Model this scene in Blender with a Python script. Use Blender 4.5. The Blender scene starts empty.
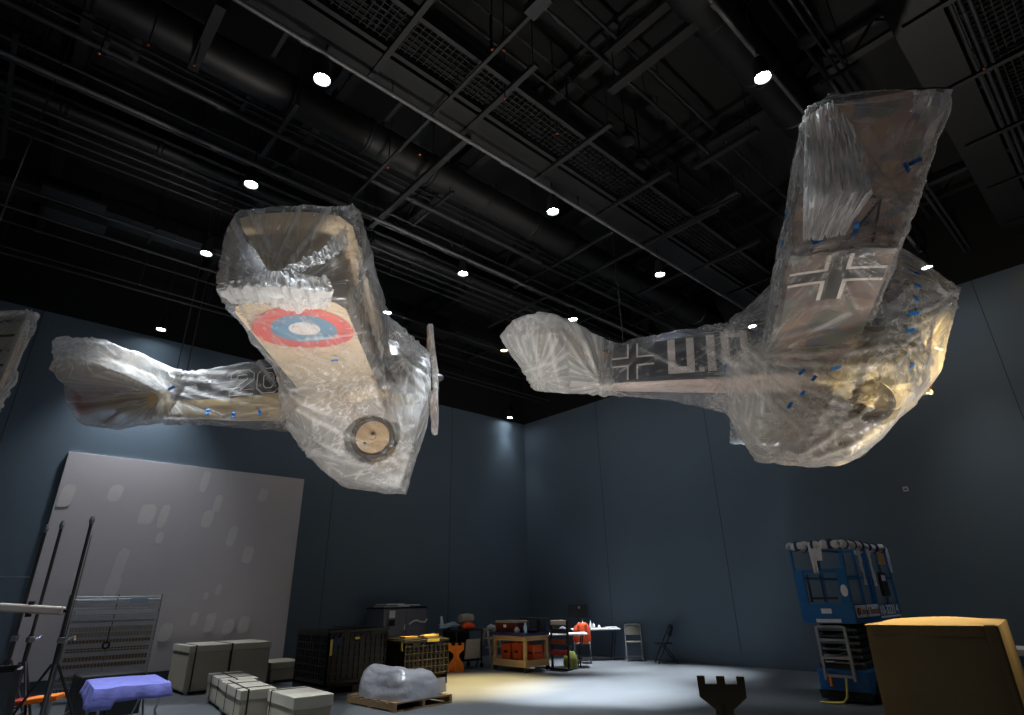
EXPO = 0.5
FILLS = [(2.6, 4.6, 850, (4.6, 6.2, 5), 'flood light added on the floor under the left aircraft'), (7.6, 2.9, 0, (7, 3, 5), 'x'), (9.5, .5, 480, (9.2, 1.3, 4.8), 'flood light added on the floor under the right aircraft wing')]
FILLS.pop(1)
import bpy, bmesh, math, random
from mathutils import Vector, Matrix, Euler, noise
random.seed(7)
C = bpy.context.scene.collection
PI = math.pi
def V(*a): return Vector(a)
# ------------------------------------------------------------ camera (solved from the room's vanishing points)
FPX = 572.05; CX, CY = 512., 357.5
TH, PT, RL, HC = math.radians(47.66), math.radians(22.842), math.radians(-1.134), 1.5
Fh = V(math.cos(TH), math.sin(TH), 0); Rh = V(math.sin(TH), -math.cos(TH), 0); Uh = V(0, 0, 1)
O = V(0, 0, HC)
CF = Fh*math.cos(PT)+Uh*math.sin(PT); u0 = Uh*math.cos(PT)-Fh*math.sin(PT)
CU = u0*math.cos(RL)-Rh*math.sin(RL); CR = Rh*math.cos(RL)+u0*math.sin(RL)
cam = bpy.data.objects.new('camera', bpy.data.cameras.new('camera')); C.objects.link(cam)
M = Matrix((CR, CU, -CF)).transposed().to_4x4(); M.translation = O
cam.matrix_world = M
cam.data.sensor_fit = 'HORIZONTAL'; cam.data.sensor_width = 36; cam.data.lens = FPX/1024*36
cam.data.clip_start = .05; cam.data.clip_end = 200
bpy.context.scene.camera = cam
def ray(x, y): return CR*((x-CX)/FPX)-CU*((y-CY)/FPX)+CF
def onz(x, y, z=0.):
    d = ray(x, y); return O+d*((z-HC)/d.z)
def onx(x, y, X): d = ray(x, y); return O+d*(X/d.x)
def ony(x, y, Y): d = ray(x, y); return O+d*(Y/d.y)
# ------------------------------------------------------------ mesh builder
class MB:
    def __init__(s): s.v = []; s.f = []; s.m = []
    def add(s, vs, fs, mi=0):
        n = len(s.v); s.v += [Vector(v) for v in vs]; s.f += [tuple(i+n for i in f) for f in fs]; s.m += [mi]*len(fs)
    def box(s, c, d, rz=0, mi=0, R=None):
        R = R or Matrix.Rotation(rz, 3, 'Z'); c = Vector(c); x, y, z = (k/2 for k in d)
        vs = [c+R@V(a*x, b*y, e*z) for a, b, e in ((-1,-1,-1),(1,-1,-1),(1,1,-1),(-1,1,-1),(-1,-1,1),(1,-1,1),(1,1,1),(-1,1,1))]
        s.add(vs, [(0,3,2,1),(4,5,6,7),(0,1,5,4),(1,2,6,5),(2,3,7,6),(3,0,4,7)], mi); return s
    def b2(s, lo, hi, mi=0):
        return s.box([(a+b)/2 for a, b in zip(lo, hi)], [abs(b-a) for a, b in zip(lo, hi)], mi=mi)
    def loft(s, rings, cap=True, mi=0, closed=True):
        n = len(rings[0]); vs = [p for r in rings for p in r]; fs = []
        for i in range(len(rings)-1):
            for j in range(n if closed else n-1):
                k = (j+1) % n; fs.append((i*n+j, i*n+k, (i+1)*n+k, (i+1)*n+j))
        if cap: fs += [tuple(range(n-1, -1, -1)), tuple((len(rings)-1)*n+j for j in range(n))]
        s.add(vs, fs, mi); return s
    def tube(s, pts, r, n=8, mi=0, closed=False):
        pts = [Vector(p) for p in pts]; rings = []; up = None
        rr = r if isinstance(r, (list, tuple)) else [r]*len(pts)
        for i, p in enumerate(pts):
            a = pts[i-1] if i else pts[i]; b = pts[i+1] if i < len(pts)-1 else pts[i]
            t = (b-a).normalized()
            if up is None: up = V(0,0,1) if abs(t.z) < .9 else V(1,0,0)
            u = (up-t*up.dot(t)).normalized(); w = t.cross(u); up = u
            rings.append([p+(u*math.cos(2*PI*k/n)+w*math.sin(2*PI*k/n))*rr[i] for k in range(n)])
        return s.loft(rings, mi=mi)
    def bar(s, a, b, w, h, mi=0):
        a, b = Vector(a), Vector(b); t = (b-a).normalized(); up = V(0,0,1) if abs(t.z) < .95 else V(1,0,0)
        y = up.cross(t).normalized(); z = t.cross(y)
        R = Matrix((t, y, z)).transposed(); return s.box((a+b)/2, ((b-a).length, w, h), R=R, mi=mi)
    def prism(s, poly, o, u, w, t, mi=0):
        o, u, w = Vector(o), Vector(u), Vector(w); nn = u.cross(w).normalized()*t
        a = [o+u*p[0]+w*p[1] for p in poly]; return s.loft([[p-nn/2 for p in a], [p+nn/2 for p in a]], mi=mi)
    def cyl(s, a, b, r, n=24, mi=0, r2=None): return s.tube([a, b], [r, r2 if r2 is not None else r], n, mi)
    def lathe(s, prof, o, ax, n=32, mi=0):
        o = Vector(o); ax = Vector(ax).normalized(); up = V(0,0,1) if abs(ax.z) < .9 else V(1,0,0)
        u = (up-ax*up.dot(ax)).normalized(); w = ax.cross(u)
        return s.loft([[o+ax*h+(u*math.cos(2*PI*k/n)+w*math.sin(2*PI*k/n))*max(r, 1e-4) for k in range(n)] for r, h in prof], mi=mi)
    def torus(s, o, ax, R, r, n=40, m=12, mi=0):
        o = Vector(o); ax = Vector(ax).normalized(); up = V(0,0,1) if abs(ax.z) < .9 else V(1,0,0)
        u = (up-ax*up.dot(ax)).normalized(); w = ax.cross(u); vs = []; fs = []
        for i in range(n):
            d = u*math.cos(2*PI*i/n)+w*math.sin(2*PI*i/n)
            for j in range(m): vs.append(o+d*(R+r*math.cos(2*PI*j/m))+ax*r*math.sin(2*PI*j/m))
        for i in range(n):
            for j in range(m): fs.append((i*m+j, i*m+(j+1) % m, ((i+1) % n)*m+(j+1) % m, ((i+1) % n)*m+j))
        s.add(vs, fs, mi); return s
    def build(s, name, mat, parent=None, smooth=False, bevel=0):
        me = bpy.data.meshes.new(name); me.from_pydata([tuple(v) for v in s.v], [], s.f)
        mats = mat if isinstance(mat, (list, tuple)) else [mat]
        for m in mats: me.materials.append(m)
        for p, mi in zip(me.polygons, s.m): p.material_index = mi
        bm = bmesh.new(); bm.from_mesh(me); bmesh.ops.recalc_face_normals(bm, faces=bm.faces)
        if bevel: bmesh.ops.bevel(bm, geom=[e for e in bm.edges if e.is_manifold and e.calc_face_angle(0) > .5], offset=bevel, segments=2, affect='EDGES', profile=.5)
        bm.to_mesh(me); bm.free()
        if smooth:
            for p in me.polygons: p.use_smooth = True
            me.set_sharp_from_angle(angle=math.radians(38))
        o = bpy.data.objects.new(name, me); C.objects.link(o)
        if parent: o.parent = parent
        return o
def tag(o, label=None, cat=None, group=None, kind=None):
    for k, v in (('label', label), ('category', cat), ('group', group), ('kind', kind)):
        if v: o[k] = v
    return o
def thing(name, label, cat, loc=(0,0,0), rz=0, group=None):
    o = bpy.data.objects.new(name, None); C.objects.link(o); o.empty_display_size = .1
    o.location = loc; o.rotation_euler = (0, 0, rz); return tag(o, label, cat, group)
def rods(o, segs, r=.006, name='hanger', m=None, off=None):
    for a, b in segs: MB().cyl(a, b, r, 5).build(name, m or M_beam, o)
def struct(name, mb, m, smooth=False):
    o = mb.build(name, m, smooth=smooth); o['kind'] = 'structure'; return o
def dup(root, loc, rz=None, label=None, group=None):
    r = root.copy(); C.objects.link(r); r.location = loc
    if rz is not None: r.rotation_euler = (0, 0, rz)
    if label: r['label'] = label
    if group: r['group'] = group
    for ch in list(root.children):
        c = ch.copy(); C.objects.link(c); c.parent = r
        for g in list(ch.children):
            d = g.copy(); C.objects.link(d); d.parent = c
    return r
# ------------------------------------------------------------ materials
def srgb(c):
    return tuple(((x/255)/12.92 if x/255 <= .04045 else ((x/255+.055)/1.055)**2.4) for x in c)+(1,)
def mat(name, col, rough=.6, metal=0, var=.12, scale=6, bump=0, bscale=40, spec=.5, coat=0, stretch=(1,1,1)):
    m = bpy.data.materials.new(name); m.use_nodes = True; nt = m.node_tree; N = nt.nodes; L = nt.links
    b = N['Principled BSDF']; col = srgb(col)
    b.inputs['Roughness'].default_value = rough; b.inputs['Metallic'].default_value = metal
    b.inputs['Specular IOR Level'].default_value = spec; b.inputs['Coat Weight'].default_value = coat
    tc = N.new('ShaderNodeTexCoord'); mp = N.new('ShaderNodeMapping'); mp.inputs['Scale'].default_value = stretch
    L.new(tc.outputs['Object'], mp.inputs[0])
    nz = N.new('ShaderNodeTexNoise'); nz.inputs['Scale'].default_value = scale; nz.inputs['Detail'].default_value = 5
    L.new(mp.outputs[0], nz.inputs['Vector'])
    r = N.new('ShaderNodeValToRGB'); r.color_ramp.elements[0].position = .3; r.color_ramp.elements[1].position = .7
    r.color_ramp.elements[0].color = tuple(c*(1-var) for c in col[:3])+(1,); r.color_ramp.elements[1].color = tuple(min(1, c*(1+var)) for c in col[:3])+(1,)
    L.new(nz.outputs['Fac'], r.inputs[0]); L.new(r.outputs[0], b.inputs['Base Color'])
    if bump:
        n2 = N.new('ShaderNodeTexNoise'); n2.inputs['Scale'].default_value = bscale; n2.inputs['Detail'].default_value = 4
        L.new(mp.outputs[0], n2.inputs['Vector'])
        bp = N.new('ShaderNodeBump'); bp.inputs['Strength'].default_value = bump; bp.inputs['Distance'].default_value = .02
        L.new(n2.outputs['Fac'], bp.inputs['Height']); L.new(bp.outputs[0], b.inputs['Normal'])
    return m
def emit(name, col, s):
    m = bpy.data.materials.new(name); m.use_nodes = True; b = m.node_tree.nodes['Principled BSDF']
    b.inputs['Base Color'].default_value = (*col, 1); b.inputs['Emission Color'].default_value = (*col, 1); b.inputs['Emission Strength'].default_value = s
    return m
M_wall = mat('wall_paint', (97, 112, 125), .75, var=.05, scale=.6, bump=.05, bscale=60, spec=.3)
M_floor = mat('concrete', (98, 102, 106), .45, var=.10, scale=1.2, bump=.05, bscale=30)
M_black = mat('black_paint', (18, 18, 20), .7, var=.2)
M_deck = mat('ceiling_deck', (5, 5, 6), .9, var=.2)
M_pipel = mat('bright_pipe', (92, 92, 94), .45, .3, var=.1)
M_stand = mat('worn_black_tube', (70, 66, 66), .4, .5, var=.2)
M_wire = mat('bright_wire', (200, 204, 210), .35, .35, var=.06)
M_pipe = mat('dark_grey_pipe', (40, 40, 43), .5, .2, var=.25, scale=3)
M_duct = mat('dull_duct', (14, 14, 16), .55, .2, var=.35, scale=2)
M_beam = mat('ceiling_beam', (11, 11, 13), .6, var=.25, scale=3)
M_panelw = mat('white_panel', (210, 203, 206), .6, var=.03, scale=.8)
M_steel = mat('steel', (150, 152, 156), .3, .9, var=.15)
M_chrome = mat('chrome', (215, 218, 222), .16, 1, var=.06)
M_alu = mat('aluminium', (165, 168, 172), .4, .8, var=.12)
M_blackp = mat('black_plastic', (20, 20, 22), .45, var=.2)
M_crate = mat('bin_plastic', (24, 24, 27), .5, var=.2)
M_rubber = mat('rubber', (28, 27, 26), .8, var=.2)
M_kraft = mat('archival_board', (176, 168, 150), .8, var=.05, scale=3, bump=.05)
M_lid = mat('board_lid', (190, 184, 168), .8, var=.05, scale=3)
M_strap = mat('black_strap', (22, 22, 24), .7)
M_blue = mat('lift_blue', (22, 98, 158), .4, var=.1, scale=5)
M_white = mat('white_plastic', (220, 222, 224), .5, var=.04)
M_sheet = mat('white_cloth', (205, 208, 215), .8, var=.08, scale=9, bump=.4, bscale=14)
M_wood = mat('wood', (176, 138, 88), .6, var=.18, scale=5, stretch=(1, 8, 8))
M_plywood = mat('plywood', (186, 150, 98), .6, var=.12, scale=4, stretch=(1, 6, 6))
M_pallet = mat('pallet_wood', (150, 122, 88), .8, var=.2, scale=6, stretch=(1, 6, 6))
M_orange = mat('orange_foam', (232, 120, 20), .7, var=.1)
M_orange2 = mat('orange_case', (214, 84, 34), .5, var=.1)
M_vest = mat('orange_cloth', (240, 84, 40), .8, var=.12, bump=.3)
M_blanket = mat('blue_blanket', (122, 126, 205), .85, var=.1, scale=7, bump=.4, bscale=16)
M_tan = mat('tan_cover', (106, 90, 62), .85, var=.1, scale=2, bump=.3, bscale=6)
M_grey = mat('grey_cabinet', (112, 112, 126), .5, var=.06)
M_greyc = mat('grey_chair_seat', (120, 114, 104), .6, var=.08)
M_yel = mat('yellow_label', (214, 196, 96), .6)
M_red = mat('red_box', (150, 34, 26), .6, var=.15)
M_maroon = mat('brown_chest', (120, 52, 34), .5, var=.15, scale=4)
M_tape = mat('blue_tape', (20, 112, 190), .6, var=.08)
M_green = mat('green_bag', (120, 124, 50), .8, var=.3, scale=14)
M_paper = mat('paper', (228, 230, 236), .8, var=.03)
M_offw = mat('off_white_board', (178, 168, 158), .7, var=.06)
M_red2 = mat('sign_ink', (110, 40, 46), .6)
M_dkblue = mat('dark_blue_cloth', (38, 44, 90), .8, var=.1)
# plane finishes
M_cream = mat('cream_fabric', (212, 192, 162), .7, var=.07, scale=1.6, bump=.05, bscale=5)
M_cream2 = mat('cream_side', (196, 172, 128), .65, var=.08, scale=2)
M_pink = mat('pale_fabric', (206, 188, 180), .75, var=.06, scale=3)
M_redr = mat('roundel_red', (214, 84, 76), .7, var=.06)
M_bluer = mat('roundel_blue', (84, 140, 170), .7, var=.06)
M_whiter = mat('marking_white', (226, 218, 212), .7, var=.04)
M_blackm = mat('marking_black', (22, 22, 26), .7, var=.1)
M_tyre = mat('tyre', (64, 58, 52), .8, var=.2)
M_disc = mat('wheel_disc', (186, 160, 122), .7, var=.08)
M_eng = mat('cowling', (96, 96, 98), .35, .6, var=.15)
M_prop = mat('laminated_wood', (120, 78, 44), .35, var=.25, scale=4, stretch=(14, 2, 2), coat=.3)
def patches(name, cols, scale, rough=.75, cell=True, rnd=1.0):
    m = bpy.data.materials.new(name); m.use_nodes = True; N = m.node_tree.nodes; L = m.node_tree.links; b = N['Principled BSDF']
    b.inputs['Roughness'].default_value = rough
    tc = N.new('ShaderNodeTexCoord')
    if cell:
        v = N.new('ShaderNodeTexVoronoi'); v.inputs['Scale'].default_value = scale; v.inputs['Randomness'].default_value = rnd
        L.new(tc.outputs['Object'], v.inputs['Vector']); sp = N.new('ShaderNodeSeparateColor'); L.new(v.outputs['Color'], sp.inputs[0]); src = sp.outputs[0]
    else:
        v = N.new('ShaderNodeTexNoise'); v.inputs['Scale'].default_value = scale; v.inputs['Detail'].default_value = 1
        L.new(tc.outputs['Object'], v.inputs['Vector']); src = v.outputs['Fac']
    r = N.new('ShaderNodeValToRGB'); r.color_ramp.interpolation = 'CONSTANT'
    e = r.color_ramp.elements
    lo, hi = (0, 1) if cell else (.3, .7)
    e[0].position = lo; e[0].color = srgb(cols[0]); e[1].position = lo+(hi-lo)/len(cols); e[1].color = srgb(cols[1])
    for i, c in enumerate(cols[2:]): q = e.new(lo+(hi-lo)*(i+2)/len(cols)); q.color = srgb(c)
    L.new(src, r.inputs[0]); L.new(r.outputs[0], b.inputs['Base Color']); return m
M_loz = patches('lozenge_fabric', [(116,94,84),(88,90,78),(82,82,92),(130,108,90),(104,86,84),(122,104,98)], 3.6)
M_lozd = patches('dark_lozenge', [(50,56,68),(60,66,80),(44,48,62),(68,72,82)], 3.5)
M_camo = patches('dark_camouflage', [(34,30,30),(48,42,38),(30,32,30),(56,48,40)], 1.3, cell=False)
def roundrect(w, h, r, n=5):
    out = []
    for cx, cy, a0 in ((w/2-r, h/2-r, 0), (-w/2+r, h/2-r, 90), (-w/2+r, -h/2+r, 180), (w/2-r, -h/2+r, 270)):
        for k in range(n+1):
            a = math.radians(a0+90*k/n); out.append((cx+r*math.cos(a), cy+r*math.sin(a)))
    return out
def text(body, name, m, parent, o, u, w, h, width=None, ext=.003):
    cu = bpy.data.curves.new(name, 'FONT'); cu.body = body; cu.size = 1; cu.extrude = .004; cu.resolution_u = 3
    t = bpy.data.objects.new(name, cu); C.objects.link(t); dg = bpy.context.evaluated_depsgraph_get()
    me = bpy.data.meshes.new_from_object(t.evaluated_get(dg)); bpy.data.objects.remove(t)
    xs = [v.co.x for v in me.vertices]; ys = [v.co.y for v in me.vertices]
    sx = h/(max(ys)-min(ys)); sy = sx
    if width: sx = width/(max(xs)-min(xs))
    u = Vector(u).normalized(); w = Vector(w).normalized(); nn = u.cross(w)
    x0, y0 = min(xs), min(ys)
    for v in me.vertices: v.co = Vector(o)+u*(v.co.x-x0)*sx+w*(v.co.y-y0)*sy+nn*(v.co.z/.004*ext)
    me.materials.clear(); me.materials.append(m)
    ob = bpy.data.objects.new(name, me); C.objects.link(ob); ob.parent = parent; return ob
# ============================================================ ROOM
XW, YW, ZT, ZD = 13.55, 14.30, 7.19, 9.4
XB, YB = -9., -8.
struct('floor', MB().b2((XB-.3, YB-.3, -.3), (XW+.3, YW+.3, 0)), M_floor)
struct('wall_right', MB().b2((XW, YB-.3, 0), (XW+.3, YW+.3, ZT)), M_wall)
struct('wall_left', MB().b2((XB-.3, YW, 0), (XW, YW+.3, ZT)), M_wall)
struct('wall_back', MB().b2((XB-.3, YB-.3, 0), (XB, YW, ZD)), M_wall)
struct('wall_near', MB().b2((XB, YB-.3, 0), (XW, YB, ZD)), M_wall)
struct('trim_1', MB().b2((XW, YB, ZT), (XW+.3, YW+.3, ZD)), M_deck)
struct('trim_2', MB().b2((XB, YW, ZT), (XW, YW+.3, ZD)), M_deck)
struct('ceiling', MB().b2((XB-.3, YB-.3, ZD), (XW+.3, YW+.3, ZD+.3)), M_deck)
struct('baseboard_right', MB().b2((XW-.03, YB, 0), (XW, YW-.03, .22)).b2((XW-.022, YB, .22), (XW, YW-.03, .25)), M_wall)
struct('baseboard_left', MB().b2((XB, YW-.03, 0), (XW-.03, YW, .22)).b2((XB, YW-.022, .22), (XW-.03, YW, .25)), M_wall)
M_seam = mat('wall_joint', (38, 48, 58), .8)
for i, (x) in enumerate((6.63, -.1, 10.4)): struct('trim_%d' % (3+i), MB().b2((x-.006, YW-.004, .25), (x+.006, YW, ZT)), M_seam)
for i, (y) in enumerate((7.36, 1.2, 11.0)): struct('trim_%d' % (6+i), MB().b2((XW-.004, y-.006, .25), (XW, y+.006, ZT)), M_seam)
# small white box on the right wall
p = onx(906, 489, XW)
t = thing('wall_box', 'small white square sensor box on the right wall', 'box', p)
MB().box((-.02, 0, 0), (.04, .09, .09)).build('housing', M_white, t, bevel=.006)
MB().box((-.043, 0, -.01), (.006, .04, .03)).build('lens', M_blackp, t)
# white panel on left wall with plaster patches
t = thing('wall_panel', 'large pale grey panel with white filler patches on the left wall', 'panel', (3.39, YW, .3))
M_patchy = bpy.data.materials.new('patched_panel'); M_patchy.use_nodes = True
MB().b2((-2.42, -.05, 0), (2.43, 0, 4.07)).build('board', M_panelw, t, bevel=.004)
M_fill = mat('filler', (228, 222, 221), .7, var=.03)
pat = [(300,138,14,18),(382,193,17,22),(425,198,10,26),(415,255,8,12),(533,108,10,26),(566,165,10,20),(540,205,13,20),(603,250,11,24),(684,143,12,16),(644,298,14,20),(313,320,12,30),(293,380,14,22),(173,145,13,24),(545,475,12,20),(505,465,8,14),(633,480,14,18),(594,485,13,16),(567,390,7,12),(535,405,6,8),(430,500,14,18)]
for ip_, (x, y, w, h) in enumerate(pat):
    q = ony(x/2.6, 440+y/2.6, YW-.05); s = 1.0/52*q.y/14.25
    k = []
    for j in range(18):
        a = 2*PI*j/18; rr = 1+.12*noise.noise(V(x*.1, y*.1, j*.7))
        cc, ss = math.cos(a), math.sin(a)
        k.append((w/2.6*.02*.95*abs(cc)**.6*math.copysign(1, cc)*rr*1.15, h/2.6*.022*abs(ss)**.6*math.copysign(1, ss)*rr*1.1))
    MB().prism([(a+b*.12, b) for a, b in k], (q.x-3.39, -.0508-.00045*ip_, q.z-.3), (1,0,0), (0,0,1), .0012).build('filler_patch', M_fill, t)
# ============================================================ CEILING STEEL, DUCTS, PIPES
def alongx(p1, z): return onz(*p1, z).y
def alongy(p1, z): return onz(*p1, z).x
X0, X1, Y0_, Y1 = XB+.1, XW-.05, YB+.1, YW-.05
def hang(o, pts, z0, r=.008): rods(o, [((x, y, z0), (x, y, ZD)) for x, y in pts], r, 'hanger_rod')
# round ducts
def rduct(y, z, r, label, xs=(X0, X1), m=M_duct):
    mb = MB(); prof = []
    x = xs[0]
    while x < xs[1]:
        prof += [(r, x), (r, x+1.1), (r+.02, x+1.12), (r+.02, x+1.16), (r, x+1.18)]; x += 1.2
    mb.lathe([(a, min(b, xs[1])) for a, b in prof], (0, y, z), (1, 0, 0), 24)
    o = mb.build('round_duct', m, smooth=True); tag(o, label, 'duct')
    for k in range(int((xs[1]-xs[0])/2.4)):
        xx = xs[0]+1.2+k*2.4; MB().torus((xx, y, z), (1,0,0), r+.012, .012, 24, 6).cyl((xx, y, z+r), (xx, y, ZD), .008, 6).build('hanger', M_beam, o)
rduct(alongx((420, 165), 8.3), 8.3, .27, 'large spiral round duct crossing above the left aircraft')
rduct(alongx((227, 176), 8.0), 8.0, .09, 'thin round duct running above the left lamp row')
rduct(alongx((740, 45), 8.4), 8.4, .3, 'large round duct beyond the right lamp near the top edge')
# rectangular ducts
def rect_duct(y, z, w, h, label, xs=(X0, X1)):
    mb = MB().b2((xs[0], y-w/2, z-h/2), (xs[1], y+w/2, z+h/2))
    x = xs[0]+.6
    while x < xs[1]: mb.b2((x, y-w/2-.025, z-h/2-.025), (x+.05, y+w/2+.025, z+h/2+.025)); x += 1.4
    o = tag(mb.build('rectangular_duct', M_duct), label, 'duct')
    for k in range(5): MB().b2((xs[0]+1+k*3, y-w/2-.06, z-h/2-.07), (xs[0]+1.04+k*3, y+w/2+.06, z-h/2-.03)).build('trapeze_bar', M_beam, o); hang(o, [(xs[0]+1.02+k*3, y-w/2-.04), (xs[0]+1.02+k*3, y+w/2+.04)], z-h/2-.05)
rect_duct(alongx((110, 212), 8.3), 8.3, .5, .3, 'dark rectangular duct over the far left of the hall')
rect_duct(alongx((530, 300), 8.5), 8.5, .6, .3, 'dark rectangular duct over the middle lamps')
# catwalk
def catwalk(yc, z, w, xs, label):
    t = thing('catwalk', label, 'catwalk', (0, yc, z))
    MB().b2((xs[0], -w/2-.06, -.1), (xs[1], -w/2, .06)).b2((xs[0], w/2, -.1), (xs[1], w/2+.06, .06)).build('side_beam', M_beam, t)
    g = MB(); x = xs[0]
    while x < xs[1]: g.b2((x, -w/2, -.01), (x+.012, w/2, .02)); x += .09
    for k in range(7): yy = -w/2+w*(k+.5)/7; g.b2((xs[0], yy-.006, -.015), (xs[1], yy+.006, .02))
    g.build('grating', M_duct, t)
    r = MB()
    for s in (-1, 1):
        for h in (.5, 1.0): r.cyl((xs[0], s*w/2, h), (xs[1], s*w/2, h), .02, 6)
        x = xs[0]+.4
        while x < xs[1]: r.cyl((x, s*w/2, 0), (x, s*w/2, 1.0), .018, 6); x += 1.5
    r.build('railing', M_beam, t)
    x = xs[0]+.7
    while x < xs[1]: MB().b2((x, -w/2-.5, -.16), (x+.07, w/2+.5, -.1)).build('cross_bracket', M_beam, t); rods(t, [((x+.03, -w/2-.45, -.13), (x+.03, -w/2-.45, ZD-z)), ((x+.03, w/2+.45, -.13), (x+.03, w/2+.45, ZD-z))], .008, 'hanger_rod'); x += 1.5
    MB().b2((xs[0], w/2+.1, -.12), (xs[1], w/2+.6, -.05)).build('cable_tray', M_duct, t)
catwalk(alongx((465, 76), 7.9)-.05, 7.9, .55, (X0, X1), 'mesh-floored catwalk crossing the ceiling between the two aircraft')
catwalk(alongx((1008, 50), 7.9), 7.9, .6, (X0, X1), 'mesh-floored catwalk at the top right corner of the ceiling')
# long pipes along x
def pipex(px, z, r, label, xs=None, m=M_pipe, couplings=True):
    y = alongx(px, z); xs = xs or (X0, X1)
    m = M_pipel if r in (.032, .045) else m; mb = MB().cyl((xs[0], y, z), (xs[1], y, z), r, 10)
    if couplings:
        x = xs[0]+random.uniform(.5, 2)
        while x < xs[1]: mb.cyl((x, y, z), (x+.1, y, z), r*1.35, 10); x += 3.1
    o = tag(mb.build('ceiling_pipe', m, smooth=True), label, 'pipe', 'pipes running across the ceiling')
    x = xs[0]+.7
    while x < xs[1]: rods(o, [((x, y, z), (x, y, ZD))], name='hanger_rod'); x += 3.6
G1 = 'long grey ceiling pipe running toward the room corner'
for px, z, r, lab in [((400,99),7.55,.032,'bright straight pipe running from the top edge to above the right aircraft'),((350,207),7.5,.032,'straight pipe just above the left aircraft wing tip'),
        ((120,142),7.9,.03,G1),((60,27),7.8,.05,'thick conduit near the top left corner of the ceiling'),((750,47),7.8,.032,'pipe beside the right lamp at the top edge'),
        ((815,37),7.8,.02,G1),((826,37),7.8,.02,G1),((965,40),7.8,.025,G1),((975,40),7.8,.025,G1),((985,40),7.8,.025,G1),((120,222),7.6,.02,G1),((130,245),7.6,.025,G1),
        ((60,262),7.7,.02,G1),((120,285),7.7,.025,G1),((150,265),8.2,.02,G1),((230,92),8.3,.025,G1),((200,66),8.5,.02,G1),((260,170),8.4,.03,G1),((280,232),8.1,.02,G1),((400,265),8.1,.025,G1),
        ((430,232),8.4,.025,G1),((455,252),8.6,.03,G1),((470,220),8.9,.03,G1),((60,180),8.6,.03,G1),((40,130),8.8,.03,G1),((660,110),8.8,.03,G1),((880,150),8.8,.03,G1),((1000,200),8.3,.03,G1),((640,60),9.0,.03,G1)]:
    pipex(px, z, r, lab)
def barsy(px, z, w, h, label, ys, name='ceiling_strut', m=M_beam):
    x = alongy(px, z); mb = MB().b2((x-w/2, ys[0], z-h/2), (x+w/2, ys[1], z+h/2))
    o = tag(mb.build(name, m), label, 'strut', 'struts crossing under the ceiling')
    hang(o, [(x, ys[0]+.1), (x, ys[1]-.1)], z)
G2 = 'dark strut crossing square to the long pipes'
def yr(p1, p2, z):
    a, b = onz(*p1, z).y, onz(*p2, z).y; return (min(a, b), max(a, b))
for a, b, z, w in [((547,0),(349,200),7.6,.045),((469,137),(370,226),7.7,.09),((452,191),(414,226),7.9,.05),((297,103),(263,157),7.8,.06),((740,193),(490,328),7.6,.05),((615,232),(512,287),7.8,.06),
        ((708,13),(610,90),8.2,.14),((758,129),(694,168),8.0,.1),((858,63),(820,84),7.7,.04),((1024,138),(929,185),8.0,.12),((215,0),(200,72),8.0,.12),((12,30),(6,160),7.8,.05),((620,300),(560,335),7.9,.05),((700,262),(640,296),7.9,.06),
        ((1024,60),(960,100),8.1,.05),((420,80),(360,150),8.6,.06),((300,30),(230,110),8.6,.06),((150,10),(130,60),8.5,.1)]:
    barsy(((a[0]+b[0])/2, (a[1]+b[1])/2), z, w, w*.8, G2, yr(a, b, z))
for k, x in enumerate((-6.5, -3.5, -.6, 2.6, 5.2, 8.0, 10.8, 12.9)):   # roof joists
    mb = MB().b2((x-.09, Y0_, 9.28), (x+.09, Y1, 9.36)).b2((x-.07, Y0_, 8.86), (x+.07, Y1, 8.92)); y = Y0_+.2
    while y < Y1-.5: mb.bar((x, y, 8.9), (x, y+.4, 9.3), .03, .03); mb.bar((x, y+.4, 9.3), (x, y+.8, 8.9), .03, .03); y += .8
    tag(mb.build('roof_joist', M_beam), 'open web roof joist high under the black ceiling', 'joist', 'roof joists under the ceiling')
# curved dark duct, air diffusers, junction boxes, smoke detectors
c0 = onz(668, 205, 8.0)
tag(MB().tube([onz(661,190,8.1), onz(664,204,8.1), onz(676,213,8.1), onz(694,213,8.1), onz(716,203,8.1), onz(738,192,8.1)], .04, 8).build('bent_conduit', M_pipe, smooth=True), 'bent conduit curving below the ceiling left of the right aircraft', 'pipe')
for (x, y) in ((627,142),(547,143),(642,164),(910,12),(808,42),(980,142)):
    p = onz(x, y, 8.2); tt = thing('ceiling_fixture', {627:'square air outlet right of the catwalk',547:'round glass dome beside the catwalk grating',642:'dark box hanging right of the catwalk',910:'dark round fixture at the top right',808:'small round fixture near the right lamp',980:'round fixture near the right edge of the ceiling'}[x], 'ceiling fixture', p)
    MB().lathe([(.02,.16),(.1,.15),(.13,.02),(.12,0),(.09,.01)], (0,0,0), (0,0,1), 20).build('housing', M_duct, tt, smooth=True)
    MB().cyl((0,0,.15), (0,0,ZD-8.2), .012, 6).build('stem', M_beam, tt)
p = onz(76, 220, 7.9); tag(MB().box(p, (.9, .45, .12)).box(p+V(-.1,-.6,.05), (.9, .3, .06)).build('acoustic_baffle', M_pipe), 'flat grey baffle under the ceiling at far left', 'baffle')
p = onz(121, 53, 7.8); tt = thing('pipe_bracket', 'square bracket frame clamped on the upper left conduit', 'bracket', p)
MB().box((0,-.14,0),(.34,.05,.05)).box((0,.14,0),(.34,.05,.05)).box((-.15,0,0),(.05,.3,.05)).box((.15,0,0),(.05,.3,.05)).build('frame', M_pipe, tt)
p = onz(538, 4, 7.6); tag(MB().box(p, (.16, .3, .12)).cyl(p, V(p.x,p.y,ZD), .01, 6).build('junction_box', M_pipe), 'grey junction box on the strut at the top edge', 'box')
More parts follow.
